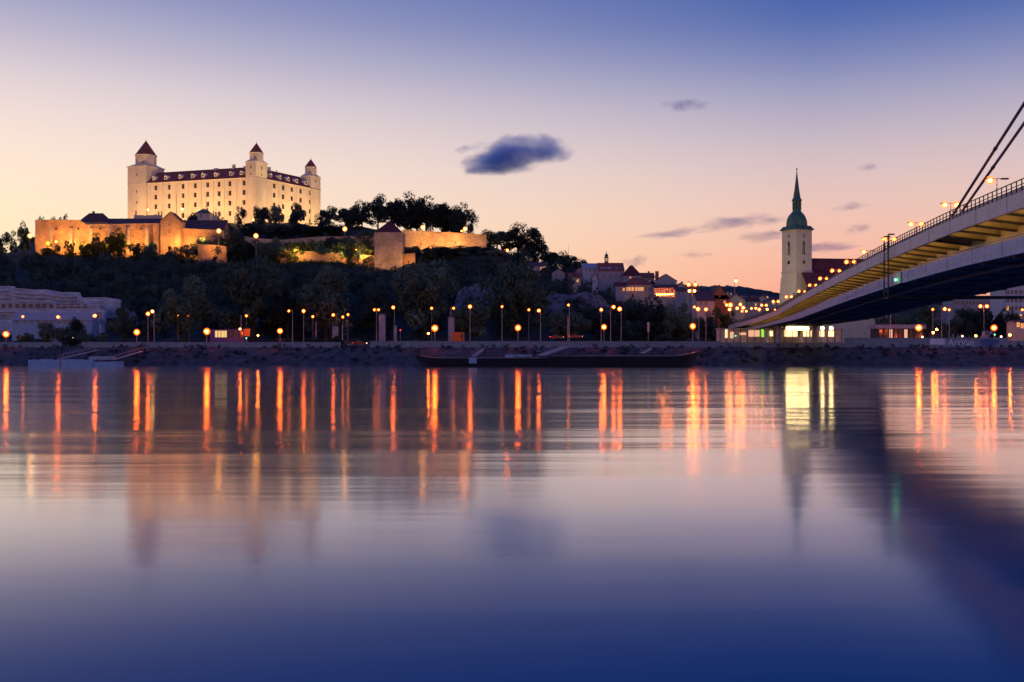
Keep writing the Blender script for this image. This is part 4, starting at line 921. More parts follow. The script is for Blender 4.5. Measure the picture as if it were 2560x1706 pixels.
# battered foot with buttresses
mb = MB(); lo = ring(hs + 2.2); hi = ring(hs + .05); mb.hexa([(p.x, p.y, 5.6) for p in lo], [(p.x, p.y, zc_mid - .72) for p in hi]); mb.build('tower_foot', 'church_stone', cath)
for (cp, d1, d2) in ((A[0], -c1, -c2), (A[1], c1, -c2), (A[3], -c1, c2)):
    for d in (d1, d2):
        s = d.cross(Vector((0, 0, 1))); b0, t0 = cp + d * 3.6, cp + d * .3; k = MB()
        k.hexa([(v.x, v.y, 5.6) for v in (cp - s * .8, cp + s * .8, b0 + s * .8, b0 - s * .8)], [(v.x, v.y, z) for v, z in ((cp - s * .7, zc_mid - 3), (cp + s * .7, zc_mid - 3), (t0 + s * .7, zc_mid - 6), (t0 - s * .7, zc_mid - 6))]); k.build('buttress', 'church_stone', cath)
for z in (PZ(712, CY),):
    q = (lo[0] + lo[1]) / 2; 
# copper roof: flared eave, dome, lantern, spire
zt = zc_top
mb = MB(); hi8 = ring(hs * .80)
mb.hexa([(p.x, p.y, zt) for p in ring(hs + .95)], [(p.x, p.y, PZ(563, CY)) for p in ring(hs * .93)]); ev = mb.build('eave_roof', 'copper', cath)
def r8(y, wpx): return (wpx / FPX * CY, PZ(y, CY))
mb = MB(); mb.lathe((cc.x, cc.y, 0), [r8(563.5, 28), r8(560, 27.5), r8(550, 26.5), r8(542, 24), r8(535, 20), r8(529, 14.5), r8(525, 11)], 8, math.pi / 8 + th); mb.build('dome', 'copper', cath)
lan = MB(); lan.lathe((cc.x, cc.y, 0), [r8(526, 11.5), r8(520, 10.5)], 8, math.pi / 8 + th); lan.lathe((cc.x, cc.y, 0), [r8(501, 10), r8(498, 10.5)], 8, math.pi / 8 + th)
for k in range(8):
    a = math.pi / 8 + th + k * math.pi / 4; rr = 9.3 / FPX * CY; lan.tube((cc.x + rr * math.cos(a), cc.y + rr * math.sin(a), PZ(521, CY)), (cc.x + rr * math.cos(a), cc.y + rr * math.sin(a), PZ(500, CY)), .42, .42, 6)
lan.tube((cc.x, cc.y, PZ(521, CY)), (cc.x, cc.y, PZ(500, CY)), .5, .5, 6)
lan.build('lantern', 'copper', cath)
mb = MB(); mb.lathe((cc.x, cc.y, 0), [r8(498.2, 13.5), r8(496, 13), r8(492, 10), r8(470, 6.2), r8(440, 2.6), r8(423, .8), r8(420, .5)], 8, math.pi / 8 + th); sp = mb.build('spire', 'copper', cath)
MB().lathe((cc.x, cc.y, PZ(420, CY)), [(.1, -.3), (.42, .2), (.42, .5), (.1, .8), (.06, 1.3)], 8).build('crown_finial', 'house_tan', sp)
# nave with steep dark roof going off behind the bridge
n0 = cc + c1 * (hs - 1.0) + c2 * 2; nd = Vector((.985, .17, 0)); nn_ = Vector((-.17, .985, 0)); NL = 40; hw = 11
zr, zeav = PZ(644, CY + 6), PZ(735, CY - 6)
mb = MB(); a0 = n0; a1 = n0 + nd * NL
mb.add([Vector((p.x, p.y, z)) for p, z in ((a0 - nn_ * hw, zeav), (a1 - nn_ * hw, zeav), (a1, zr), (a0, zr), (a1 + nn_ * hw, zeav), (a0 + nn_ * hw, zeav))], [(0, 1, 2, 3), (3, 2, 4, 5), (0, 3, 5), (1, 4, 2)]); mb.build('nave_roof', 'maroon_tile', cath)
mb = MB(); mb.prism([(p.x, p.y) for p in (a0 - nn_ * (hw - .6), a1 - nn_ * (hw - .6), a1 + nn_ * (hw - .6), a0 + nn_ * (hw - .6))], 5.6, zeav - .02); mb.build('nave_wall', 'church_stone', cath)
b0 = cc - c2 * hs + c1 * 1.5
# lean-to roof in front of the tower
q0, q1 = A[0] + c1 * 1.6 - c2 * 2.2, A[1] + c1 * 8 - c2 * 2.2
mb = MB(); lo4 = [q0 - c2 * 6, q1 - c2 * 6, q1, q0]
mb.hexa([(p.x, p.y, z) for p, z in zip(lo4, (PZ(742, CY), PZ(742, CY), zc_mid - 1.2, zc_mid - 1.2))], [(p.x, p.y, z) for p, z in zip(lo4, (PZ(742, CY) + .3, PZ(742, CY) + .3, zc_mid - .9, zc_mid - .9))]); mb.build('aisle_roof', 'maroon_tile', cath)
mb = MB().prism([(p.x, p.y) for p in (q0 - c2 * 5.4, q1 - c2 * 5.4, q1, q0)], 5.6, PZ(742, CY) - .05); mb.build('aisle_wall', 'church_stone', cath)
p = P(1952, 742, 440); floodlight('church_floodlight', 'black floodlight aimed at the left face of the church tower', p + Vector((-6, 4, 2)), (cc.x - 3, cc.y, 42), 26000, (1, .78, .36), size=80)
p = P(1985, 745, 446); floodlight('church_floodlight', 'black floodlight aimed at the front of the church tower', p + Vector((0, 0, 2)), (cc.x, cc.y, 45), 2600, (1, .74, .42), size=80)

# ------------------------------------------------------------------ houses on the right flank of the hill
gable_house('hill_house', 'pale house with a lit window among the trees below the ridge', 'house', 1318, 1368, 500, 9, 36, 665, 655, 'house_wall', 'dark_tile', 'x', wins=[(1330, 672, 1, 1.4)], lit=[(1353, 672, 1.0, 1.7), (1361, 671, .9, 1.7)])
gable_house('hill_house', 'small pale blue house above the rock face', 'house', 1380, 1412, 488, 8, 32, 683, 672, 'house_wall', 'dark_tile', 'y', wins=[(1390, 690, .9, 1.3), (1402, 690, .9, 1.3)])
gable_house('hill_house', 'white house with pale roof left of the chapel turret', 'house', 1457, 1493, 505, 10, 30, 672, 658, 'house_white', 'house_wall', 'x', wins=[(1465, 678, .9, 1.3), (1476, 678, .9, 1.3), (1486, 678, .9, 1.3)])
gable_house('hill_house', 'narrow white house under the chapel with red roof', 'house', 1480, 1494, 480, 8, 22, 696, 684, 'house_white', 'red_tile', 'y', wins=[(1487, 704, .8, 1.2)])
ch = gable_house('hill_chapel', 'large red-roofed chapel with an onion-domed bell turret', 'church', 1497, 1561, 496, 14, 24, 678, 656, 'house_wall', 'red_tile', 'x', wins=[(1510, 690, 1, 1.6), (1525, 690, 1, 1.6), (1540, 690, 1, 1.6), (1553, 690, 1, 1.6)], over=.2)
p = P(1516, 662, 503)
mb = MB(); mb.lathe((p.x, p.y, 0), [(1.05, PZ(664, 503)), (1.05, PZ(654, 503))], 8, .39); mb.lathe((p.x, p.y, 0), [(1.15, PZ(645, 503)), (1.2, PZ(643.5, 503))], 8, .39)
for k in range(8):
    a = .39 + k * math.pi / 4; mb.tube((p.x + .9 * math.cos(a), p.y + .9 * math.sin(a), PZ(654.5, 503)), (p.x + .9 * math.cos(a), p.y + .9 * math.sin(a), PZ(645, 503)), .14, .14, 5)
tu = mb.build('bell_turret', 'red_tile', ch)
MB().lathe((p.x, p.y, 0), [(1.2, PZ(643.4, 503)), (.7, PZ(641.5, 503)), (.95, PZ(639, 503)), (.75, PZ(637, 503)), (.25, PZ(635, 503)), (.06, PZ(627, 503))], 10).build('onion_dome', 'copper', tu)
for x in (1504, 1508, 1512, 1520, 1525, 1541):
    z = PZ(671, 499); X = PX(x, 499); MB().obox((X, 498.2, z), (1, 0, 0), (0, .75, .65), (0, -.65, .75), .5, .65, .08).build('skylight', 'barge_rail', ch)
gable_house('hill_house', 'tall red-brown roofed house right of the chapel', 'house', 1558, 1604, 492, 12, 22, 690, 662, 'house_wall', 'maroon_tile', 'hip', lit=[(1576, 694, .7, .9)], wins=[(1566, 698, .9, 1.2), (1590, 698, .9, 1.2)])
gable_house('restaurant', 'wide villa restaurant with a row of glowing windows', 'building', 1556, 1634, 470, 12, 18, 713, 693, 'house_tan', 'red_tile', 'hip', lit=[(1566, 723, 1.1, 1.7), (1574, 723, 1.1, 1.7), (1582, 723, 1.1, 1.7), (1591, 723, 1.1, 1.7), (1599, 723, 1.1, 1.7), (1606, 723, 1.1, 1.7)], wins=[(1615, 723, .8, 1.3), (1622, 723, .8, 1.3), (1628, 723, .8, 1.3)])
gable_house('hill_house', 'house with pale triangular gable behind the glowing restaurant', 'house', 1608, 1640, 478, 10, 18, 711, 698, 'house_white', 'dark_tile', 'y', wins=[(1624, 706, .7, .8)])
gable_house('hill_house', 'pale stepped house with one chimney on the skyline right of the chapel', 'house', 1638, 1692, 500, 10, 18, 703, 686, 'house_wall', 'red_tile', 'y', wins=[(1650, 712, .9, 1.3), (1665, 712, .9, 1.3), (1680, 712, .9, 1.3)], chimneys=[(1646, 700, 678, 1.6)])
gable_house('hill_house', 'long arcaded terrace house above the string of lamps', 'house', 1636, 1694, 462, 9, 14, 720, 712, 'house_tan', 'maroon_tile', 'x', wins=[(1644 + 7 * k, 728, .7, 1.6) for k in range(7)])
for i in range(11):
    x = 1642 + i * 4.6; Y = 458; t = thing('terrace_lamp', f'small yellow terrace lamp, {ORDN[i]} from the left in the string', 'lamp', P(x, 737 - .12 * i, Y) + Vector((0, 0, -2.4)), 'string of terrace lamps')
    b_ = P(x, 737 - .12 * i, Y); MB().tube(b_ - Vector((0, 0, 2.4)), b_, .05, .04, 5).build('post', 'dark_metal', t); bulb(b_, .27, 'bridge_lamp', t)
pxwall('garden_wall', 'pale garden wall under the string of terrace lamps', 'wall', [(1560, 738), (1640, 742), (1700, 744)], 455, .6, 'house_tan', 12)
gable_house('town_house', 'house with big purple-grey roof before the ramp', 'house', 1742, 1786, 420, 12, 7, 752, 727, 'house_tan', 'dark_tile', 'x', wins=[(1752, 760, .9, 1.3), (1765, 760, .9, 1.3)])
gable_house('town_house', 'orange brick gabled house above the lit green tree', 'house', 1774, 1824, 435, 14, 7, 748, 714, 'house_brick', 'dark_tile', 'y', wins=[(1799, 742, .8, 1.2), (1785, 752, .7, 1.0)], lit=[(1812, 756, .9, 1.2)])
gable_house('town_house', 'small pale house with low blue roof left of the lamp mast', 'house', 1690, 1716, 450, 9, 12, 728, 718, 'house_wall', 'dark_tile', 'x', wins=[(1698, 734, .8, 1.2), (1708, 734, .8, 1.2)])
gable_house('town_house', 'distant dark house with pointed blue turret left of the church', 'house', 1920, 1966, 560, 14, 6, 752, 741, 'house_wall', 'dark_tile', 'hip', lit=[(1934, 758, 1, 1.5)])
for i, (x, y, s_) in enumerate(((1826, 732, 1), (1838, 738, 1), (1862, 742, 1), (1874, 750, 1), (1888, 743, 1), (1900, 756, 1), (1916, 740, 1), (1850, 752, 1))):
    gable_house('far_house', f'tiny house on the distant dark hill, {ORDN[i]} nearest the left', 'house', x - 6, x + 6, 1650 - 18 * i, 14, PZ(y + 16, 1650), y, y - 5, 'house_wall', 'dark_tile', 'x', wins=[(x - 2, y + 4, 2, 2.5)], lit=[(x + 2.5, y + 4, 2.4, 3.0)] if i in (0, 1, 4, 6) else ())
# right-hand town behind the trees
def block(label, x0, x1, ytop, Y, depth, m, cols, rws, lit=()):
    X0, X1 = PX(x0, Y), PX(x1, Y); zt = PZ(ytop, Y); t = thing('town_block', label, 'building', ((X0 + X1) / 2, Y, 6)); rects = []
    for i in range(cols):
        for j in range(rws):
            u = (X1 - X0) * (i + .5) / cols; z = 9 + (zt - 10.2) * (j + .5) / rws; rects.append((u - .62, u + .62, z - .85, z + .85))
    mb = MB(); facade(mb, (X0, Y, 0), (X1, Y, 0), 5.8, zt, rects, .3, (0, 1, 0)); mb.box((X0, Y + .6, 5.8), (X1, Y + depth, zt - .01)); mb.build('wall', m, t)
    MB().box((X0 - .4, Y - .4, zt), (X1 + .4, Y + depth + .4, zt + .5)).build('roof', 'dark_tile', t)
    for k, r_ in enumerate(rects):
        c = Vector((X0 + (r_[0] + r_[1]) / 2, Y + .25, (r_[2] + r_[3]) / 2)); w = MB().obox(c, (1, 0, 0), (0, 1, 0), (0, 0, 1), .61, .03, .84).build('window', 'window_lit' if k in lit else 'glass_dark', t)
        MB().obox(c - Vector((0, .06, 0)), (1, 0, 0), (0, 1, 0), (0, 0, 1), .05, .03, .82).build('glazing_bar', 'white_paint', w)
block('pale tall town block at the right edge behind the lamps', 2514, 2600, 714, 430, 14, 'house_white', 8, 6, lit=(3, 20))
block('long low dusky town block behind the right-hand trees', 2385, 2512, 742, 520, 14, 'house_wall', 14, 5)
block('small dusky block left of the long one behind the trees', 2310, 2380, 762, 540, 12, 'house_wall', 8, 3)
t = thing('quay_pavilion', 'long dark quay pavilion with a pale purple fascia below the bridge', 'building', P(2250, 855, 340)); MB().box((PX(2192, 340), 340, 5.6), (PX(2310, 340), 346, PZ(822, 340))).build('wall', 'bridge_dark', t); MB().box((PX(2188, 340), 339.4, PZ(822, 340) + .003), (PX(2314, 340), 346.4, PZ(812, 340))).build('fascia', 'poster', t)
for k in range(9): MB().box((PX(2198 + 12.5 * k, 340), 339.9, 6.2), (PX(2206 + 12.5 * k, 340), 339.99, PZ(824, 340))).build('window', 'window_pink' if k in (2, 5) else 'glass_dark', t)
gable_house('snack_kiosk', 'small lit kiosk at the right edge of the quay', 'kiosk', 2536, 2600, 322, 5, 5.64, 806, 802, 'house_tan', 'dark_tile', 'x', lit=[(2546, 812, 1.1, 1.6), (2556, 815, 1.0, 1.6)])

for i, (x0, x1, Y, ye, yr, wl_, rf_, lt) in enumerate([(1302, 1326, 470, 690, 680, 'house_wall', 'dark_tile', 0), (1420, 1452, 470, 694, 682, 'house_tan', 'red_tile', 1), (1440, 1470, 508, 676, 666, 'house_wall', 'maroon_tile', 0), (1604, 1636, 510, 694, 682, 'house_tan', 'red_tile', 0), (1684, 1722, 480, 722, 708, 'house_tan', 'maroon_tile', 1), (1704, 1748, 500, 724, 712, 'house_wall', 'red_tile', 1), (1820, 1862, 520, 750, 738, 'house_tan', 'red_tile', 1), (1858, 1900, 540, 754, 744, 'house_wall', 'maroon_tile', 1), (1886, 1926, 600, 750, 740, 'house_tan', 'dark_tile', 0), (1540, 1566, 466, 716, 706, 'house_wall', 'maroon_tile', 1)]):
    xm_ = (x0 + x1) / 2; d_ = (x1 - x0) / 4
    gable_house('hill_house' if x0 < 1800 else 'town_house', f'small old-town house on the lower slope between hill and church, {ORDN[i]} built along it', 'house', x0, x1, Y, 9, min(ground(xm_, Y), PZ(ye + 14, Y)) - 1, ye, yr, wl_, rf_, 'x' if i % 2 else 'y', wins=[(xm_ - d_, ye + 8, .8, 1.2), (xm_, ye + 8, .8, 1.2)], lit=[(xm_ + d_, ye + 8, .9, 1.3)] if lt else (), chimneys=[(xm_ + d_ * .6, ye - 3, yr - 4, .8)])
wd = []
for k in range(420):
    X = nrg.uniform(-175, 175); t_ = nrg.uniform(0, 1) ** .7; wd.append((X, 282.6 + 12 * t_, .2 + 4.7 * min(1, t_ * 1.15), nrg.uniform(.4, 1.1), nrg.uniform(.5, 1.5)))
wood('bank_weeds', 'low weeds and scrub growing over the river bank slope', wd, 'leaf_dark', nl=60, leaf=.28)
for X_, lb in ((-112, 'stone steps down the bank right of the blue pontoon'), (-38, 'stone steps down the bank left of the black barges'), (66, 'stone steps down the bank right of the black barges')):
    t = thing('bank_steps', lb, 'steps', (X_, 288, 0), 'stone steps on the river bank')
    for k in range(14):
        MB().box((X_ - 1.6, 282.6 + k * .92, -.3 + k * .36), (X_ + 1.6, 283.52 + k * .92, .62 + k * .36)).build('step', 'paving', t)
    for s_ in (-1, 1): MB().hexa([(X_ + s_ * 1.62, 282.4, -.4), (X_ + s_ * 1.95, 282.4, -.4), (X_ + s_ * 1.95, 295.5, 4.2), (X_ + s_ * 1.62, 295.5, 4.2)], [(X_ + s_ * 1.62, 282.4, .8), (X_ + s_ * 1.95, 282.4, .8), (X_ + s_ * 1.95, 295.5, 5.9), (X_ + s_ * 1.62, 295.5, 5.9)]).build('cheek_wall', 'paving', t)

# ------------------------------------------------------------------ rocks and quarry walls
def rockface(label, x0, x1, y0, y1, Y, seed, lean=6):
    rg = np.random.default_rng(seed); nu, nv = 26, 10; vs = []
    for j in range(nv):
        for i in range(nu):
            u, v = i / (nu - 1), j / (nv - 1); x = x0 + (x1 - x0) * u; edge = min(u, 1 - u) * 4
            y = y1 + (y0 + 10 * abs(math.sin(u * 7 + seed)) - y1) * v * min(1, .35 + edge); YY = Y + lean * v + rg.normal(0, .6) + 4 * (1 - min(1, edge))
            p = P(x, y, YY); vs.append((p.x + rg.normal(0, .3), YY, p.z + rg.normal(0, .25)))
    back = len(vs); vs += [(a[0], a[1] + 10, a[2] - 3) for a in vs]
    fs = [(j * nu + i, j * nu + i + 1, (j + 1) * nu + i + 1, (j + 1) * nu + i) for j in range(nv - 1) for i in range(nu - 1)]
    t = [(nv - 1) * nu + i for i in range(nu)]; fs += [(t[i], t[i + 1], back + t[i + 1], back + t[i]) for i in range(nu - 1)]
    mb = MB(); mb.add(vs, fs); o = mb.build('rock_face', 'rock', org=P((x0 + x1) / 2, y1, Y)); tag(o, label, 'rock', 'bare rock faces on the slope')
rockface('pale bare rock face between the trees under the square tower wall', 1138, 1242, 708, 772, 392, 3)
rockface('long pale rock face left of the dark trees under the villas', 1345, 1530, 728, 785, 392, 5)
rockface('small pale rock patch beside the road trees on the left slope', 640, 700, 790, 806, 368, 9)
rockface('small pale scree patch right of the quarry walls', 285, 345, 770, 815, 366, 12)
pxwall('quarry_wall', 'upper pale stone quarry retaining wall at the left edge', 'wall', [(-160, 712), (-60, 716), (0, 718), (27, 718), (30, 722), (90, 727), (110, 726), (150, 733), (192, 733), (194, 741)], 392, 3, 'rough_ashlar', 8, 'house_white')
pxwall('quarry_wall', 'lower right pale stone retaining wall stepping down beside the wood', 'wall', [(192, 741), (200, 747), (262, 746), (290, 750), (302, 755)], 389, 3, 'rough_ashlar', 8, 'house_white')
pxwall('quarry_wall', 'middle pale stone terrace wall below the upper quarry wall', 'wall', [(-160, 756), (60, 755), (132, 755), (134, 766), (250, 765)], 380, 2.5, 'grey_stone', 6, 'house_white')
pxwall('quarry_wall', 'lowest long pale terrace wall just above the riverside shed', 'wall', [(-160, 776), (60, 775), (250, 776), (262, 780)], 372, 2.0, 'rough_ashlar', 6, 'house_white')
for nm_, pts_, Yq, dys in (('quarry_wall', [(-160, 712), (-60, 716), (0, 718), (27, 718), (30, 722), (90, 727), (110, 726), (150, 733), (192, 733)], 391.6, (10, 19, 29)), ('quarry_wall.003', [(-160, 776), (60, 775), (250, 776)], 371.6, (6, 12))):
    par = bpy.data.objects[nm_]
    for dy in dys:
        lg = MB()
        for i in range(len(pts_) - 1):
            a, b_ = P(pts_[i][0], pts_[i][1] + dy, Yq), P(pts_[i + 1][0], pts_[i + 1][1] + dy, Yq)
            lg.hexa([(a.x, Yq - .5, a.z), (b_.x, Yq - .5, b_.z), (b_.x, Yq + .6, b_.z), (a.x, Yq + .6, a.z)], [(a.x, Yq - .5, a.z + .4), (b_.x, Yq - .5, b_.z + .4), (b_.x, Yq + .6, b_.z + .4), (a.x, Yq + .6, a.z + .4)])
        lg.build('ledge', 'house_white', par)
for k in range(13):
    x = 8 + k * 17; q = P(x, 761, 379.7); MB().obox((q.x, 379.95, q.z - .6), (1, 0, 0), (0, 1, 0), (0, 0, 1), .7, .12, .8).build('niche', 'glass_dark', bpy.data.objects['quarry_wall.002'])
gable_house('riverside_shed', 'low blue-grey shed with small windows under the quarry walls', 'building', 30, 230, 356, 7, 5.6, 800, 782, 'pontoon_blue', 'house_wall', 'x', wins=[(42 + 18 * k, 806, 1.1, .9) for k in range(10)])

# ------------------------------------------------------------------ river walls, pontoon, barges
def rwall(label, x0, x1, top, Y=296.2):
    X0, X1 = PX(x0, Y), PX(x1, Y); t = thing('river_wall', label, 'wall', ((X0 + X1) / 2, Y, 4.6)); k = max(1, int((X1 - X0) / 9)); 
    for i in range(k):
        a = X0 + (X1 - X0) * i / k; b_ = X0 + (X1 - X0) * (i + 1) / k
        MB().box((a + .02, Y, 4.6), (b_ - .02, Y + .45, top)).build('wall_panel', 'wall_concrete', t)
    MB().box((X0, Y - .08, top + .003), (X1, Y + .53, top + .2)).build('coping', 'wall_concrete', t); return t
rwall('concrete river wall segment at the left edge above the pontoon', -200, 153, 6.45)
rwall('long concrete river wall before the bus and trees', 204, 852, 6.5)
rwall('long concrete river wall above the two barges', 925, 1800, 6.75)
rwall('low concrete river wall below the station hall', 1802, 2110, 6.35)
rw = rwall('tall river wall with white lettered graffiti below the bridge', 2112, 2520, 7.75)
rwall('low river wall at the right edge after the graffiti', 2522, 2900, 6.9)
def graffiti_text(txt, x, y, size, Y, m, parent, sx=1.0):
    cu = bpy.data.curves.new('graffiti', 'FONT'); cu.body = txt; cu.size = size; cu.extrude = .012; cu.shear = .1
    tmp = bpy.data.objects.new('tmp_text', cu); COL.objects.link(tmp); dg = bpy.context.evaluated_depsgraph_get(); me = bpy.data.meshes.new_from_object(tmp.evaluated_get(dg))
    bpy.data.objects.remove(tmp); me.materials.clear(); me.materials.append(MATS[m]); o = bpy.data.objects.new('graffiti', me); COL.objects.link(o); o.parent = parent
    o.rotation_euler = (math.pi / 2, 0, 0); p = P(x, y, Y); o.location = p - Vector(parent['org']); o.scale = (sx, 1, 1); return o
graffiti_text('ArtVan', 2369, 864, 2.7, 296.17, 'graffiti_white', rw, 1.0)
MB().box((PX(2326, 296), 296.14, PZ(862, 296)), (PX(2363, 296), 296.19, PZ(847, 296))).build('graffiti', 'graffiti_white', rw)
mb = MB(); c = P(2474, 856, 296.15); mb.add([c] + [c + Vector((2.9 * math.cos(a) * (1 + .12 * math.sin(a * 5)), 0, 1.25 * math.sin(a) * (1 + .15 * math.cos(a * 3)))) for a in (k * .3142 for k in range(20))], [(0, 1 + k, 1 + (k + 1) % 20) for k in range(20)]); mb.build('graffiti', 'graffiti_blue', rw)

def barge(label, x0, x1, Y, bow_l, bow_r, dk, h_bow, beam=7.5):
    X0, X1 = PX(x0, Y), PX(x1, Y); t = thing('barge', label, 'barge', ((X0 + X1) / 2, Y + beam / 2, -.4)); st = []
    N = 24
    for i in range(N + 1):
        u = i / N; X = X0 + (X1 - X0) * u; s = 1.0
        if bow_l: s = min(s, (u / .10) ** .6 if u < .10 else 1)
        if bow_r: s = min(s, ((1 - u) / .10) ** .6 if u > .90 else 1)
        w = beam / 2 * max(.08, s); sh = dk
        if bow_l and u < .16: sh += (h_bow) * ((.16 - u) / .16) ** 1.5
        if bow_r and u > .80: sh += (h_bow) * ((u - .80) / .20) ** 1.5
        bot = -.5 + (1 - s) * 1.0; ym = Y + beam / 2
        Xb = X + (1.6 * (1 - s) if bow_l and u < .5 else 0) - (2.2 * (1 - s) if bow_r and u > .5 else 0)
        st.append([(Xb, ym - w * .8, bot), (X, ym - w, sh), (X, ym + w, sh), (Xb, ym + w * .8, bot)])
    mb = MB(); vs = [p for s_ in st for p in s_]
    mb.add(vs, [(j * 4 + i, j * 4 + (i + 1) % 4, (j + 1) * 4 + (i + 1) % 4, (j + 1) * 4 + i) for j in range(N) for i in range(4)] + [(0, 1, 2, 3), (N * 4, N * 4 + 1, N * 4 + 2, N * 4 + 3)])
    mb.build('hull', 'barge_hull', t)
    k = MB(); k.box((X0 + (X1 - X0) * .16, Y + .1, dk + .003), (X0 + (X1 - X0) * .86, Y + .3, dk + .14)); k.build('rub_rail', 'barge_rail', t)
    for i in range(8):
        X = X0 + (X1 - X0) * (.18 + .085 * i); k = MB().tube((X - .25, Y + .7, dk), (X - .25, Y + .7, dk + .5), .12, .16, 6).tube((X + .25, Y + .7, dk), (X + .25, Y + .7, dk + .5), .12, .16, 6); k.build('bollard', 'dark_metal', t)
    for i in range(3):
        X = X0 + (X1 - X0) * (.25 + .22 * i); MB().box((X, Y + 1.6, dk + .01), (X + (X1 - X0) * .15, Y + 5.8, dk + .32)).build('hatch_cover', 'bridge_dark', t)
    return t, X0, X1
tb, X0, X1 = barge('long low black barge with its bow to the left', 1034, 1402, 272.5, True, False, 2.35, .9)
MB().box((PX(1172, 272.5), 272.42, .9), (PX(1192, 272.5), 272.6, 2.36)).build('hull_plate', 'pontoon_blue', tb)
MB().box((PX(1263, 273), 274.5, 2.36), (PX(1330, 273), 277.5, 3.2)).build('deck_house', 'pontoon_blue', tb)
tb, X0, X1 = barge('long black barge with its raised bow to the right', 1372, 1756, 271.0, False, True, 2.9, 1.3)
def gangway(label, xa, ya, Ya, xb, yb, Yb, w=1.2):
    a, b_ = P(xa, ya, Ya), P(xb, yb, Yb); t = thing('gangway', label, 'gangway', a, 'gangways to the shore'); d = (b_ - a).normalized(); s = d.cross(Vector((0, 0, 1))).normalized(); up = s.cross(d); c = (a + b_) / 2; L = (b_ - a).length
    MB().obox(c, d, s, up, L / 2, w / 2, .08).build('plank', 'gang_plank', t)
    for e in (-1, 1):
        k = MB().tube(a + s * e * w / 2 + up * 1.0, b_ + s * e * w / 2 + up * 1.0, .05, .05, 5)
        n_ = max(2, int(L / 2))
        for i in range(n_ + 1): q = a + (b_ - a) * i / n_ + s * e * w / 2; k.tube(q, q + up * 1.0, .04, .04, 4)
        k.build('handrail', 'gang_plank', t)
gangway('short gangway on the left barge', 1184, 891, 276, 1208, 874, 290)
gangway('broad pale gangway between the two barges', 1352, 889, 276, 1416, 867, 288, 2.6)
gangway('short gangway on the right barge', 1606, 884, 276, 1628, 872, 289)
gangway('long gangway rising over the blue pontoon', 150, 897, 276, 243, 876, 291)
gangway('long gangway leaving the right end of the blue pontoon', 278, 901, 276, 366, 876, 291)
pt = thing('pontoon', 'blue-grey landing pontoon moored at the left bank', 'pontoon', P(180, 916, 274))
for a, b_ in ((70, 149), (152, 232), (234, 288)):
    MB().box((PX(a, 272), 272, -.5), (PX(b_, 272), 278, PZ(900 if a != 234 else 905, 272))).build('float', 'pontoon_blue', pt)
MB().box((PX(218, 272), 273, PZ(900, 272) + .003), (PX(272, 272), 277, PZ(892, 272))).build('deck_box', 'barge_rail', pt)
for x in (91, 134, 211): MB().lathe((PX(x, 272), 272.8, PZ(900, 272)), [(.5, 0), (.5, .25), (.3, .35), (.38, .8), (.1, .9)], 8).build('bollard', 'dark_metal', pt)
MB().tube((PX(150, 272), 272.2, -.4), (PX(150, 272), 272.2, 3.0), .18, .18, 8).build('mooring_pile', 'car_red', pt)

# ------------------------------------------------------------------ traffic and street furniture
def car(label, x, Y, facing, body, lights=True, s=1.0, z0=5.66):
    """saloon car; facing +1 drives to the right"""
    X = PX(x, Y); t = thing('car', label, 'car', (X, Y, z0)); f = facing; mb = MB()
    pr = [(-2.1, .35), (-2.15, .75), (-1.95, .95), (-1.35, 1.0), (1.0, 1.0), (1.95, .85), (2.12, .6), (2.1, .35)]
    def ext(pr, w0, w1, zs=None): 
        k = len(pr); q = MB(); q.add([(X + f * u * s, Y - w0, z0 + v * s) for u, v in pr] + [(X + f * u * s, Y + w1, z0 + v * s) for u, v in pr], [tuple(range(k)), tuple(range(k, 2 * k))] + [(i, (i + 1) % k, k + (i + 1) % k, k + i) for i in range(k)]); return q
    ext(pr, .86, .86).build('body', body, t)
    ext([(-1.5, 1.001), (-1.05, 1.42), (.1, 1.45), (.95, 1.001)], .72, .72).build('cabin', 'glass_dark', t)
    ext([(-1.1, 1.43), (-1.0, 1.49), (.05, 1.5), (.15, 1.46)], .74, .74).build('roof', body, t)
    for u in (-1.3, 1.32):
        for yy in (-.88, .70):
            w = MB().tube((X + f * u, Y + yy, z0 + .33), (X + f * u, Y + yy + .18, z0 + .33), .33, .33, 12).build('wheel', 'rubber', t)
            MB().tube((X + f * u, Y + yy - .01, z0 + .33), (X + f * u, Y + yy + .19, z0 + .33), .18, .18, 10).build('rim', 'steel', w)
    for yy in (-.6, .6):
        MB().obox((X - f * 2.14, Y + yy, z0 + .78), (1, 0, 0), (0, 1, 0), (0, 0, 1), .06, .2, .1).build('tail_light', 'red_light', t)
        MB().obox((X + f * 2.06, Y + yy, z0 + .68), (1, 0, 0), (0, 1, 0), (0, 0, 1), .09, .2, .1).build('headlight', 'head_light', t)
car('dark car with glowing tail lights in the gap of the river wall', 900, 312, 1, 'car_red')
car('dark car waiting left of the gap in the river wall', 868, 321, 1, 'car_dark')
car('red car behind the advertising columns', 975, 324, -1, 'car_red')
car('silver car near the twin promenade lamp', 1042, 322, 1, 'car_silver')
car('dark car with red lights right of the orange van', 1160, 320, 1, 'car_dark')
car('red car on the road above the left barge', 1392, 326, 1, 'car_red', z0=7.6); car('second dark red car following on the road above the barges', 1440, 328, 1, 'car_red', z0=7.8)
car('silver car with bright headlights below the right promenade lamp', 2318, 316, -1, 'car_silver'); car('dark car with orange lights behind the graffiti', 2408, 320, -1, 'car_dark'); car('silver car with yellow lights near the end of the graffiti', 2446, 321, -1, 'car_silver')
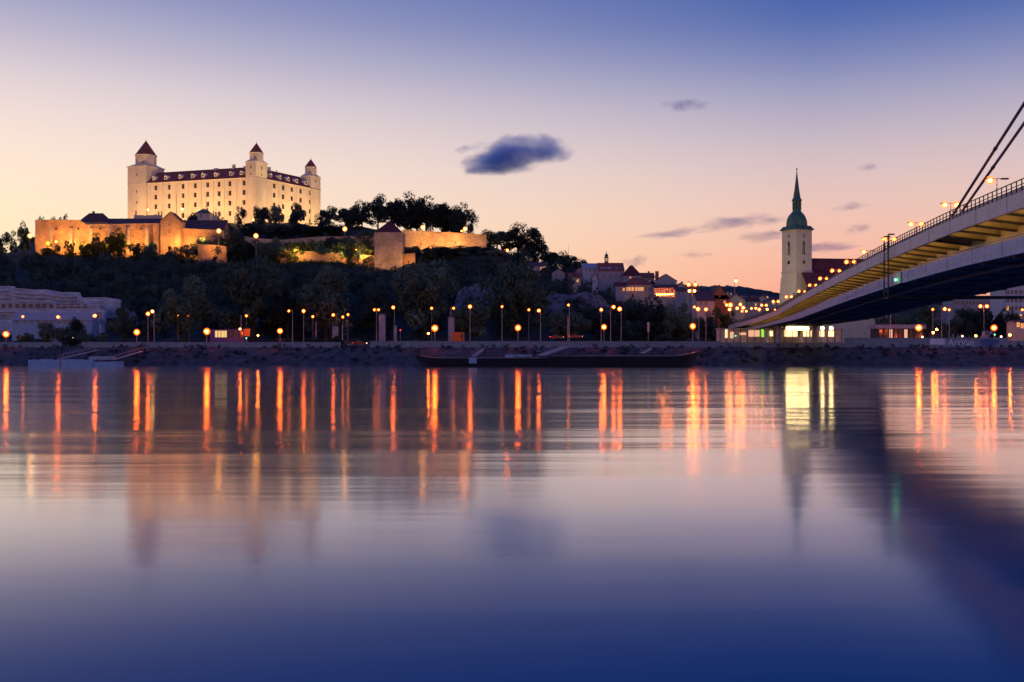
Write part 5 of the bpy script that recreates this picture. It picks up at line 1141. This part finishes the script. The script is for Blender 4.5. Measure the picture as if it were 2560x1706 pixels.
def bigbox(name, label, cat, x0, x1, y0, Y, body, lower, wins, z0=5.66, wheel=(.15, .8)):
    X0, X1 = PX(x0, Y), PX(x1, Y); zt = PZ(y0, Y); L = X1 - X0; t = thing(name, label, cat, ((X0 + X1) / 2, Y, z0)); r = .18
    pr = [(0, .4), (0, zt - z0 - .3), (.3, zt - z0), (L - .2, zt - z0), (L, zt - z0 - .35), (L, .4)]; k = len(pr); mb = MB()
    mb.add([(X0 + u, Y - 1.2, z0 + v) for u, v in pr] + [(X0 + u, Y + 1.2, z0 + v) for u, v in pr], [tuple(range(k)), tuple(range(k, 2 * k))] + [(i, (i + 1) % k, k + (i + 1) % k, k + i) for i in range(k)]); mb.build('body', body, t)
    MB().box((X0 - .01, Y - 1.23, z0 + .45), (X1 + .01, Y - 1.2, z0 + .9)).build('side_stripe', lower, t)
    for (a, b_, m_) in wins: MB().box((X0 + L * a, Y - 1.24, zt - (zt - z0) * .5), (X0 + L * b_, Y - 1.2, zt - .42)).build('window', m_, t)
    for u in wheel:
        for yy in (-1.22, 1.0):
            w = MB().tube((X0 + L * u, Y + yy, z0 + .45), (X0 + L * u, Y + yy + .22, z0 + .45), .45, .45, 12).build('wheel', 'rubber', t); MB().tube((X0 + L * u, Y + yy - .01, z0 + .45), (X0 + L * u, Y + yy + .23, z0 + .45), .25, .25, 10).build('rim', 'steel', w)
    return t
bigbox('bus', 'purple city bus with glowing windows behind the river wall', 'bus', 527, 612, 824, 320, 'bus_purple', 'bus_white', [(.16, .23, 'window_bus'), (.25, .32, 'window_bus'), (.34, .42, 'window_bus'), (.43, .5, 'window_bus'), (.53, .62, 'glass_dark'), (.64, .73, 'glass_dark'), (.75, .84, 'glass_dark'), (.9, .97, 'glass_dark')])
bigbox('van', 'orange delivery van on the road beside the pale post', 'van', 1130, 1161, 831, 324, 'van_orange', 'car_dark', [(.7, .92, 'glass_dark')], wheel=(.2, .8))
def ad_column(label, x0, x1, y0, Y):
    X = PX((x0 + x1) / 2, Y); r_ = (PX(x1, Y) - PX(x0, Y)) / 2; zt = PZ(y0, Y); t = thing('advertising_column', label, 'column', (X, Y, 5.64))
    MB().lathe((X, Y, 5.64), [(r_ * 1.1, 0), (r_ * 1.1, .5), (r_, .6), (r_, zt - 5.64 - .6)], 14).build('drum', 'poster', t); MB().lathe((X, Y, zt - .6), [(r_ * 1.15, .002), (r_ * 1.15, .15), (r_ * .6, .5), (.1, .6)], 14).build('cap', 'dark_metal', t)
ad_column('tall pale advertising column behind the river wall gap', 947, 964, 783, 330)
ad_column('slim pale advertising column under the street lamp', 984, 992, 810, 331)
ad_column('pale pink pillar sign beside the tree trunk', 831, 846, 812, 327)
ad_column('broad pale post behind the orange van', 1120, 1136, 790, 345)
ad_column('pale red stele near the right end of the graffiti', 2455, 2463, 824, 318)
def sign(label, x, y, w, h, Y, m, name='sign_board'):
    p = P(x, y, Y); t = thing(name, label, 'sign', (p.x, Y, 5.64)); MB().box((p.x - w / 2, Y, p.z - h / 2), (p.x + w / 2, Y + .12, p.z + h / 2)).build('panel', m, t); MB().tube((p.x, Y + .2, 5.64), (p.x, Y + .2, p.z), .08, .08, 6).build('post', 'pole_paint', t)
    MB().box((p.x - w / 2 - .05, Y + .02, p.z + h / 2 + .002), (p.x + w / 2 + .05, Y + .14, p.z + h / 2 + .08)).build('frame', 'dark_metal', t)
sign('orange board at the front end of the purple bus', 617, 832, 2.0, 2.3, 316, 'sign_orange')
sign('narrow pale upright board above the right barge', 1621, 818, .7, 2.9, 316, 'graffiti_pink')
def signal(label, x, y, Y, m):
    p = P(x, y, Y); t = thing('traffic_light', label, 'traffic light', (p.x, Y, 5.64)); MB().tube((p.x, Y + .15, 5.64), (p.x, Y + .15, p.z + .5), .06, .05, 6).build('post', 'pole_paint', t); MB().box((p.x - .17, Y, p.z - .5), (p.x + .17, Y + .25, p.z + .6)).build('housing', 'dark_metal', t); bulb((p.x, Y - .03, p.z), .16, m, t, 'signal_lens')
signal('green traffic light under the orange sign board', 616, 846, 314, 'green_light'); signal('red traffic light beside the advertising columns', 1001, 826, 314, 'red_light')
signal('green traffic light below the far right promenade lamp', 2487, 837, 306, 'green_light'); signal('greenish signal at the station hall', 1839, 840, 318, 'green_light')
for i, (x, y, Y) in enumerate(((182, 846, 306), (600, 823, 312), (645, 839, 312), (1071, 834, 312), (2306, 843, 308), (2333, 832, 312), (2342, 824, 316), (2406, 841, 308), (2440, 840, 308), (2503, 842, 306), (2525, 838, 306))):
    p = P(x, y, Y); t = thing('quay_light', f'small bright quay light, {ORDN[i]} from the left behind the river wall', 'lamp', (p.x, Y, 5.64), 'small lights on the quay'); MB().tube((p.x, Y, 5.64), p, .05, .05, 5).build('post', 'dark_metal', t); bulb(p, .24 if x < 2000 else .3, 'head_light' if i in (0, 4, 7, 9) else 'sodium', t)
for i, (x, y, Y) in enumerate(((790, 805, 322), (856, 812, 322), (251, 812, 320), (603, 788, 330), (2226, 782, 318), (1420, 790, 330))):
    a = P(x, y, Y); t = thing('slim_post', f'slim pale post without a lamp behind the river wall, {["second by the roadside", "beside the pink pillar sign", "right of the pontoon", "over the purple bus", "under the bridge gantry", "on the rock slope road"][i]}', 'post', (a.x, Y, 5.6)); MB().tube((a.x, Y, 5.6), a, .16, .1, 8).build('shaft', 'graffiti_pink', t); MB().lathe((a.x, Y, 5.6), [(.3, 0), (.3, .2), (.16, .4)], 8).build('foot', 'pole_paint', t)

# ------------------------------------------------------------------ single trees
L = lambda s_: s_
for x, yt, Y, w, k, lb in [(465, 681, 350, 150, 'mid', 'large round tree left of the purple bus'), (632, 647, 356, 172, 'mid', 'largest round dark tree behind the purple bus'), (815, 664, 356, 150, 'mid', 'round dark tree above the pink pillar sign'), (720, 720, 362, 90, 'dark', 'smaller dark tree between the two largest roadside trees'),
                           (1060, 652, 362, 165, 'mid', 'broad dark tree below the square stone tower'), (1295, 650, 366, 150, 'mid', 'broad dark tree between the two rock faces'), (940, 720, 366, 110, 'dark', 'dark tree behind the tall advertising column'), (1180, 752, 356, 100, 'mid', 'low tree lit by the street lamp under the rock face'), (1420, 778, 356, 110, 'mid', 'low bushy tree under the long rock face'),
                           (310, 765, 352, 66, 'mid', 'loose pale tree right of the quarry walls'), (190, 790, 345, 40, 'dark', 'small dark tree before the riverside shed'), (120, 805, 340, 52, 'mid', 'small round tree left before the riverside shed'), (380, 790, 352, 60, 'dark', 'small dark tree under the left lamp pair'),
                           (1560, 742, 380, 100, 'dark', 'dark tree below the glowing restaurant'), (1640, 748, 372, 110, 'dark', 'dark tree below the string of terrace lamps'), (1700, 752, 366, 90, 'mid', 'tree lit orange beside the four-headed mast'), (1808, 762, 380, 62, 'light', 'bright green lit tree beside the slender mast'), (1770, 785, 360, 50, 'dark', 'low dark tree at the foot of the ramp'),
                           (1500, 770, 366, 90, 'dark', 'dark tree left of the restaurant slope'), (2225, 775, 360, 80, 'mid', 'leftmost tree under the bridge on the right'), (2305, 758, 370, 95, 'mid', 'second tree under the bridge on the right'), (2390, 768, 372, 95, 'mid', 'third tree under the bridge on the right'), (2445, 762, 366, 90, 'dark', 'fourth tree under the bridge on the right'), (2510, 775, 362, 80, 'dark', 'tree before the pale town block at the right edge')]:
    tree(x, yt, Y, w, k, lb, 'roadside trees')
for x, yt, Y, w, k, lb in [(600, 515, 582, 32, 'thin', 'small loose tree before the castle front right of the pavilion'), (655, 512, 584, 40, 'dark', 'left of the twin trees at the castle corner'), (690, 512, 584, 38, 'mid', 'right of the twin trees at the castle corner'), (742, 511, 584, 40, 'dark', 'round tree before the castle east front'), (806, 524, 588, 34, 'thin', 'thin tree at the right foot of the castle'),
                           (548, 590, 519, 44, 'dark', 'dark tree at the right end of the gate tower wall'), (572, 578, 522, 50, 'dark', 'taller dark tree hiding the end of the gate tower wall'), (482, 530, 566, 34, 'dark', 'dark conifer-like tree before the green-roofed pavilion'), (560, 548, 560, 46, 'dark', 'low dark tree below the castle front'), (822, 518, 592, 40, 'dark', 'first ridge tree right of the castle'), (868, 515, 596, 46, 'dark', 'second ridge tree right of the castle'), (905, 507, 598, 48, 'dark', 'third ridge tree right of the castle'), (945, 489, 600, 52, 'dark', 'tall ridge tree left above the square tower'), (985, 497, 602, 48, 'dark', 'ridge tree directly above the square tower roof'),
                           (1020, 488, 600, 56, 'dark', 'tallest ridge tree right of the square tower'), (1066, 494, 598, 60, 'dark', 'broad ridge tree in the middle of the grove'), (1108, 502, 598, 56, 'dark', 'ridge tree above the right fortress wall'), (1150, 514, 596, 50, 'dark', 'ridge tree behind the right bright lamp'), (1172, 523, 594, 34, 'thin', 'last loose ridge tree at the right end of the grove'),
                           (1042, 510, 606, 60, 'dark', 'rear ridge tree filling the grove on the left'), (1130, 520, 606, 60, 'dark', 'rear ridge tree filling the grove on the right'), (880, 530, 590, 50, 'dark', 'low tree at the foot of the ridge grove'), (1242, 573, 548, 58, 'dark', 'round tree right after the fortress wall corner'), (1296, 562, 545, 80, 'dark', 'largest tree on the right shoulder of the hill'), (1338, 598, 540, 50, 'dark', 'lower tree stepping down the right shoulder'),
                           (1378, 626, 530, 62, 'dark', 'dark tree above the lit-window house'), (1415, 632, 528, 50, 'dark', 'dark tree under the thin mast'), (1446, 650, 522, 38, 'dark', 'small tree left of the white house'), (1480, 662, 520, 26, 'thin', 'tiny tree just left of the chapel'),
                           (128, 531, 545, 26, 'thin', 'small round tree behind the left fortress wall'), (160, 534, 545, 30, 'thin', 'thin tree behind the left fortress wall'), (102, 538, 545, 20, 'thin', 'tiny tree at the left wall corner'), (62, 560, 535, 34, 'dark', 'tree left of the fortress wall end'), (28, 575, 530, 44, 'thin', 'loose tree at the left edge of the hill'), (-10, 586, 530, 40, 'dark', 'dark tree cut by the left picture edge'),
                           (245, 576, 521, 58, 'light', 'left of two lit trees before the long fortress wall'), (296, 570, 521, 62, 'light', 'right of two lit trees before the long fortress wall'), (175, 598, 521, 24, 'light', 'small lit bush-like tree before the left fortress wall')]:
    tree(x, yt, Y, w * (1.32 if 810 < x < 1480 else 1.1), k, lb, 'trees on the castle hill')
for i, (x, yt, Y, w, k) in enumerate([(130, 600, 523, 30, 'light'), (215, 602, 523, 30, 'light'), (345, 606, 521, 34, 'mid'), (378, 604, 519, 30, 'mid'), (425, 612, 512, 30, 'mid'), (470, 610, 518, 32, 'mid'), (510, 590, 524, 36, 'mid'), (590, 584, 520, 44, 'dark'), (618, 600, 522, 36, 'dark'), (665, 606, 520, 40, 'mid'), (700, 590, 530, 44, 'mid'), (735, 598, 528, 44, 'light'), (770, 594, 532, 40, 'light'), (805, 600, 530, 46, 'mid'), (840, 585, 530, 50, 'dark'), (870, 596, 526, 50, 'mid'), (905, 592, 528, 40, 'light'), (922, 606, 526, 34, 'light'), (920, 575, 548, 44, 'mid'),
                                  (770, 560, 560, 60, 'dark'), (700, 558, 560, 60, 'dark'), (640, 556, 562, 60, 'dark'), (830, 556, 562, 60, 'dark'), (1030, 612, 528, 40, 'dark'), (1075, 616, 528, 46, 'dark'), (1110, 618, 528, 40, 'dark'), (1150, 614, 530, 50, 'mid'), (1195, 616, 532, 44, 'dark'), (1240, 618, 530, 40, 'mid')]):
    tree(x, yt, Y, w * 1.45, k, f'hillside bush below the fortress walls, {ORDN[i] if i < 20 else "twenty-" + ORDN[i - 20]} from the left in its row' if i < 19 else f'dark bush on the upper terraces, {ORDN[i - 19]} along the row', 'bushes on the hill terraces', name='bush', sink=.8)
for i, (x, yt, Y, w) in enumerate([(65, 832, 306, 40), (165, 818, 306, 56), (215, 822, 306, 52), (255, 832, 306, 30), (180, 842, 300, 46), (450, 846, 303, 26), (705, 842, 303, 44), (790, 842, 303, 50), (845, 840, 303, 34), (1660, 832, 306, 40)]):
    tree(x, yt, Y, w, 'mid' if i < 4 else 'dark', f'low quay shrub behind the river wall, {ORDN[i]} from the left', 'quay shrubs', z0=5.64, name='shrub', sink=.5)['category'] = 'shrub'
a = P(1421, 614, 520); t = thing('radio_mast', 'thin mast rising from the trees on the right shoulder', 'mast', P(1421, 650, 520)); MB().tube(P(1421, 660, 520), a, .12, .05, 5).build('shaft', 'dark_metal', t)

# ------------------------------------------------------------------ clouds
def cloud_mat(name, dens, col, scale):
    m = bpy.data.materials.new(name); m.use_nodes = True; n, l = m.node_tree.nodes, m.node_tree.links; n.clear()
    o = n.new('ShaderNodeOutputMaterial'); v = n.new('ShaderNodeVolumePrincipled'); v.inputs['Color'].default_value = tuple(col) + (1,); v.inputs['Anisotropy'].default_value = .1
    tc = n.new('ShaderNodeTexCoord'); ln = n.new('ShaderNodeVectorMath'); ln.operation = 'LENGTH'; l.new(tc.outputs['Object'], ln.inputs[0])
    nz = n.new('ShaderNodeTexNoise'); nz.inputs['Scale'].default_value = scale; nz.inputs['Detail'].default_value = 4; nz.inputs['Roughness'].default_value = .55
    mp = n.new('ShaderNodeMapping'); mp.inputs['Scale'].default_value = (2.2, 1.0, 1.3); oi = n.new('ShaderNodeObjectInfo'); sc_ = n.new('ShaderNodeMath'); sc_.operation = 'MULTIPLY'; sc_.inputs[1].default_value = 50
    l.new(oi.outputs['Random'], sc_.inputs[0]); l.new(sc_.outputs[0], mp.inputs['Location']); l.new(tc.outputs['Object'], mp.inputs[0]); l.new(mp.outputs[0], nz.inputs[0])
    a = n.new('ShaderNodeMath'); a.operation = 'MULTIPLY_ADD'; a.inputs[1].default_value = 1.9; a.inputs[2].default_value = -.95; l.new(nz.outputs[0], a.inputs[0])
    s = n.new('ShaderNodeMath'); s.operation = 'SUBTRACT'; s.inputs[0].default_value = .82; l.new(ln.outputs['Value'], s.inputs[1])
    d = n.new('ShaderNodeMath'); d.operation = 'ADD'; l.new(a.outputs[0], d.inputs[0]); l.new(s.outputs[0], d.inputs[1])
    mr = n.new('ShaderNodeMapRange'); mr.inputs['From Min'].default_value = 0; mr.inputs['From Max'].default_value = .62; mr.inputs['To Max'].default_value = dens; l.new(d.outputs[0], mr.inputs[0])
    l.new(mr.outputs[0], v.inputs['Density']); l.new(v.outputs[0], o.inputs['Volume']); MATS[name] = m
cloud_mat('cloud_dense', .020, (.09, .44, 1.0), .9); cloud_mat('cloud_wisp', .009, (.28, .40, .95), 1.0)
bm = bmesh.new(); bmesh.ops.create_icosphere(bm, subdivisions=3, radius=1.0); CLM = bpy.data.meshes.new('cloud'); bm.to_mesh(CLM); bm.free()
def cloud(label, x, y, wx, wy, tilt, m, Y=4200):
    me = CLM.copy(); me.materials.append(MATS[m]); o = bpy.data.objects.new('cloud', me); COL.objects.link(o); o.location = P(x, y, Y)
    s_ = Y / FPX; o.scale = (wx * s_ / 2, max(wy * 1.6, wx * .35) * s_ / 2, wy * s_ / 2); o.rotation_euler = (0, math.radians(-tilt), 0); tag(o, label, 'cloud', 'evening clouds')
cloud('large dark blue cloud in the middle of the sky', 1288, 388, 400, 108, 9, 'cloud_dense')
cloud('tiny faint cloud left of the large dark cloud', 1157, 374, 60, 26, 14, 'cloud_wisp')
for x, y, w, h, tl, lb in [(1690, 583, 170, 26, 7, 'long thin cloud streak left of the church spire'), (1835, 556, 190, 40, 8, 'largest grey wisp left of the church spire'), (1930, 552, 120, 22, 6, 'thin wisp just left of the church dome'), (1915, 590, 140, 34, 6, 'lower wisp left of the church tower'), (2045, 620, 190, 30, 3, 'flat wisp right of the church tower'), (2125, 517, 100, 24, 8, 'narrow wisp high right of the spire'), (1592, 654, 70, 34, 10, 'small puff above the chapel roofs'), (1740, 637, 80, 22, 2, 'small flat wisp above the villas'), (1715, 265, 110, 40, 3, 'faint high wisp near the top right'), (2150, 572, 70, 30, 10, 'small wisp left of the bridge lamps'), (2170, 418, 60, 24, 5, 'tiny wisp right of the spire tip')]:
    cloud(lb, x, y, w * 1.35, h * 1.1, tl, 'cloud_wisp')
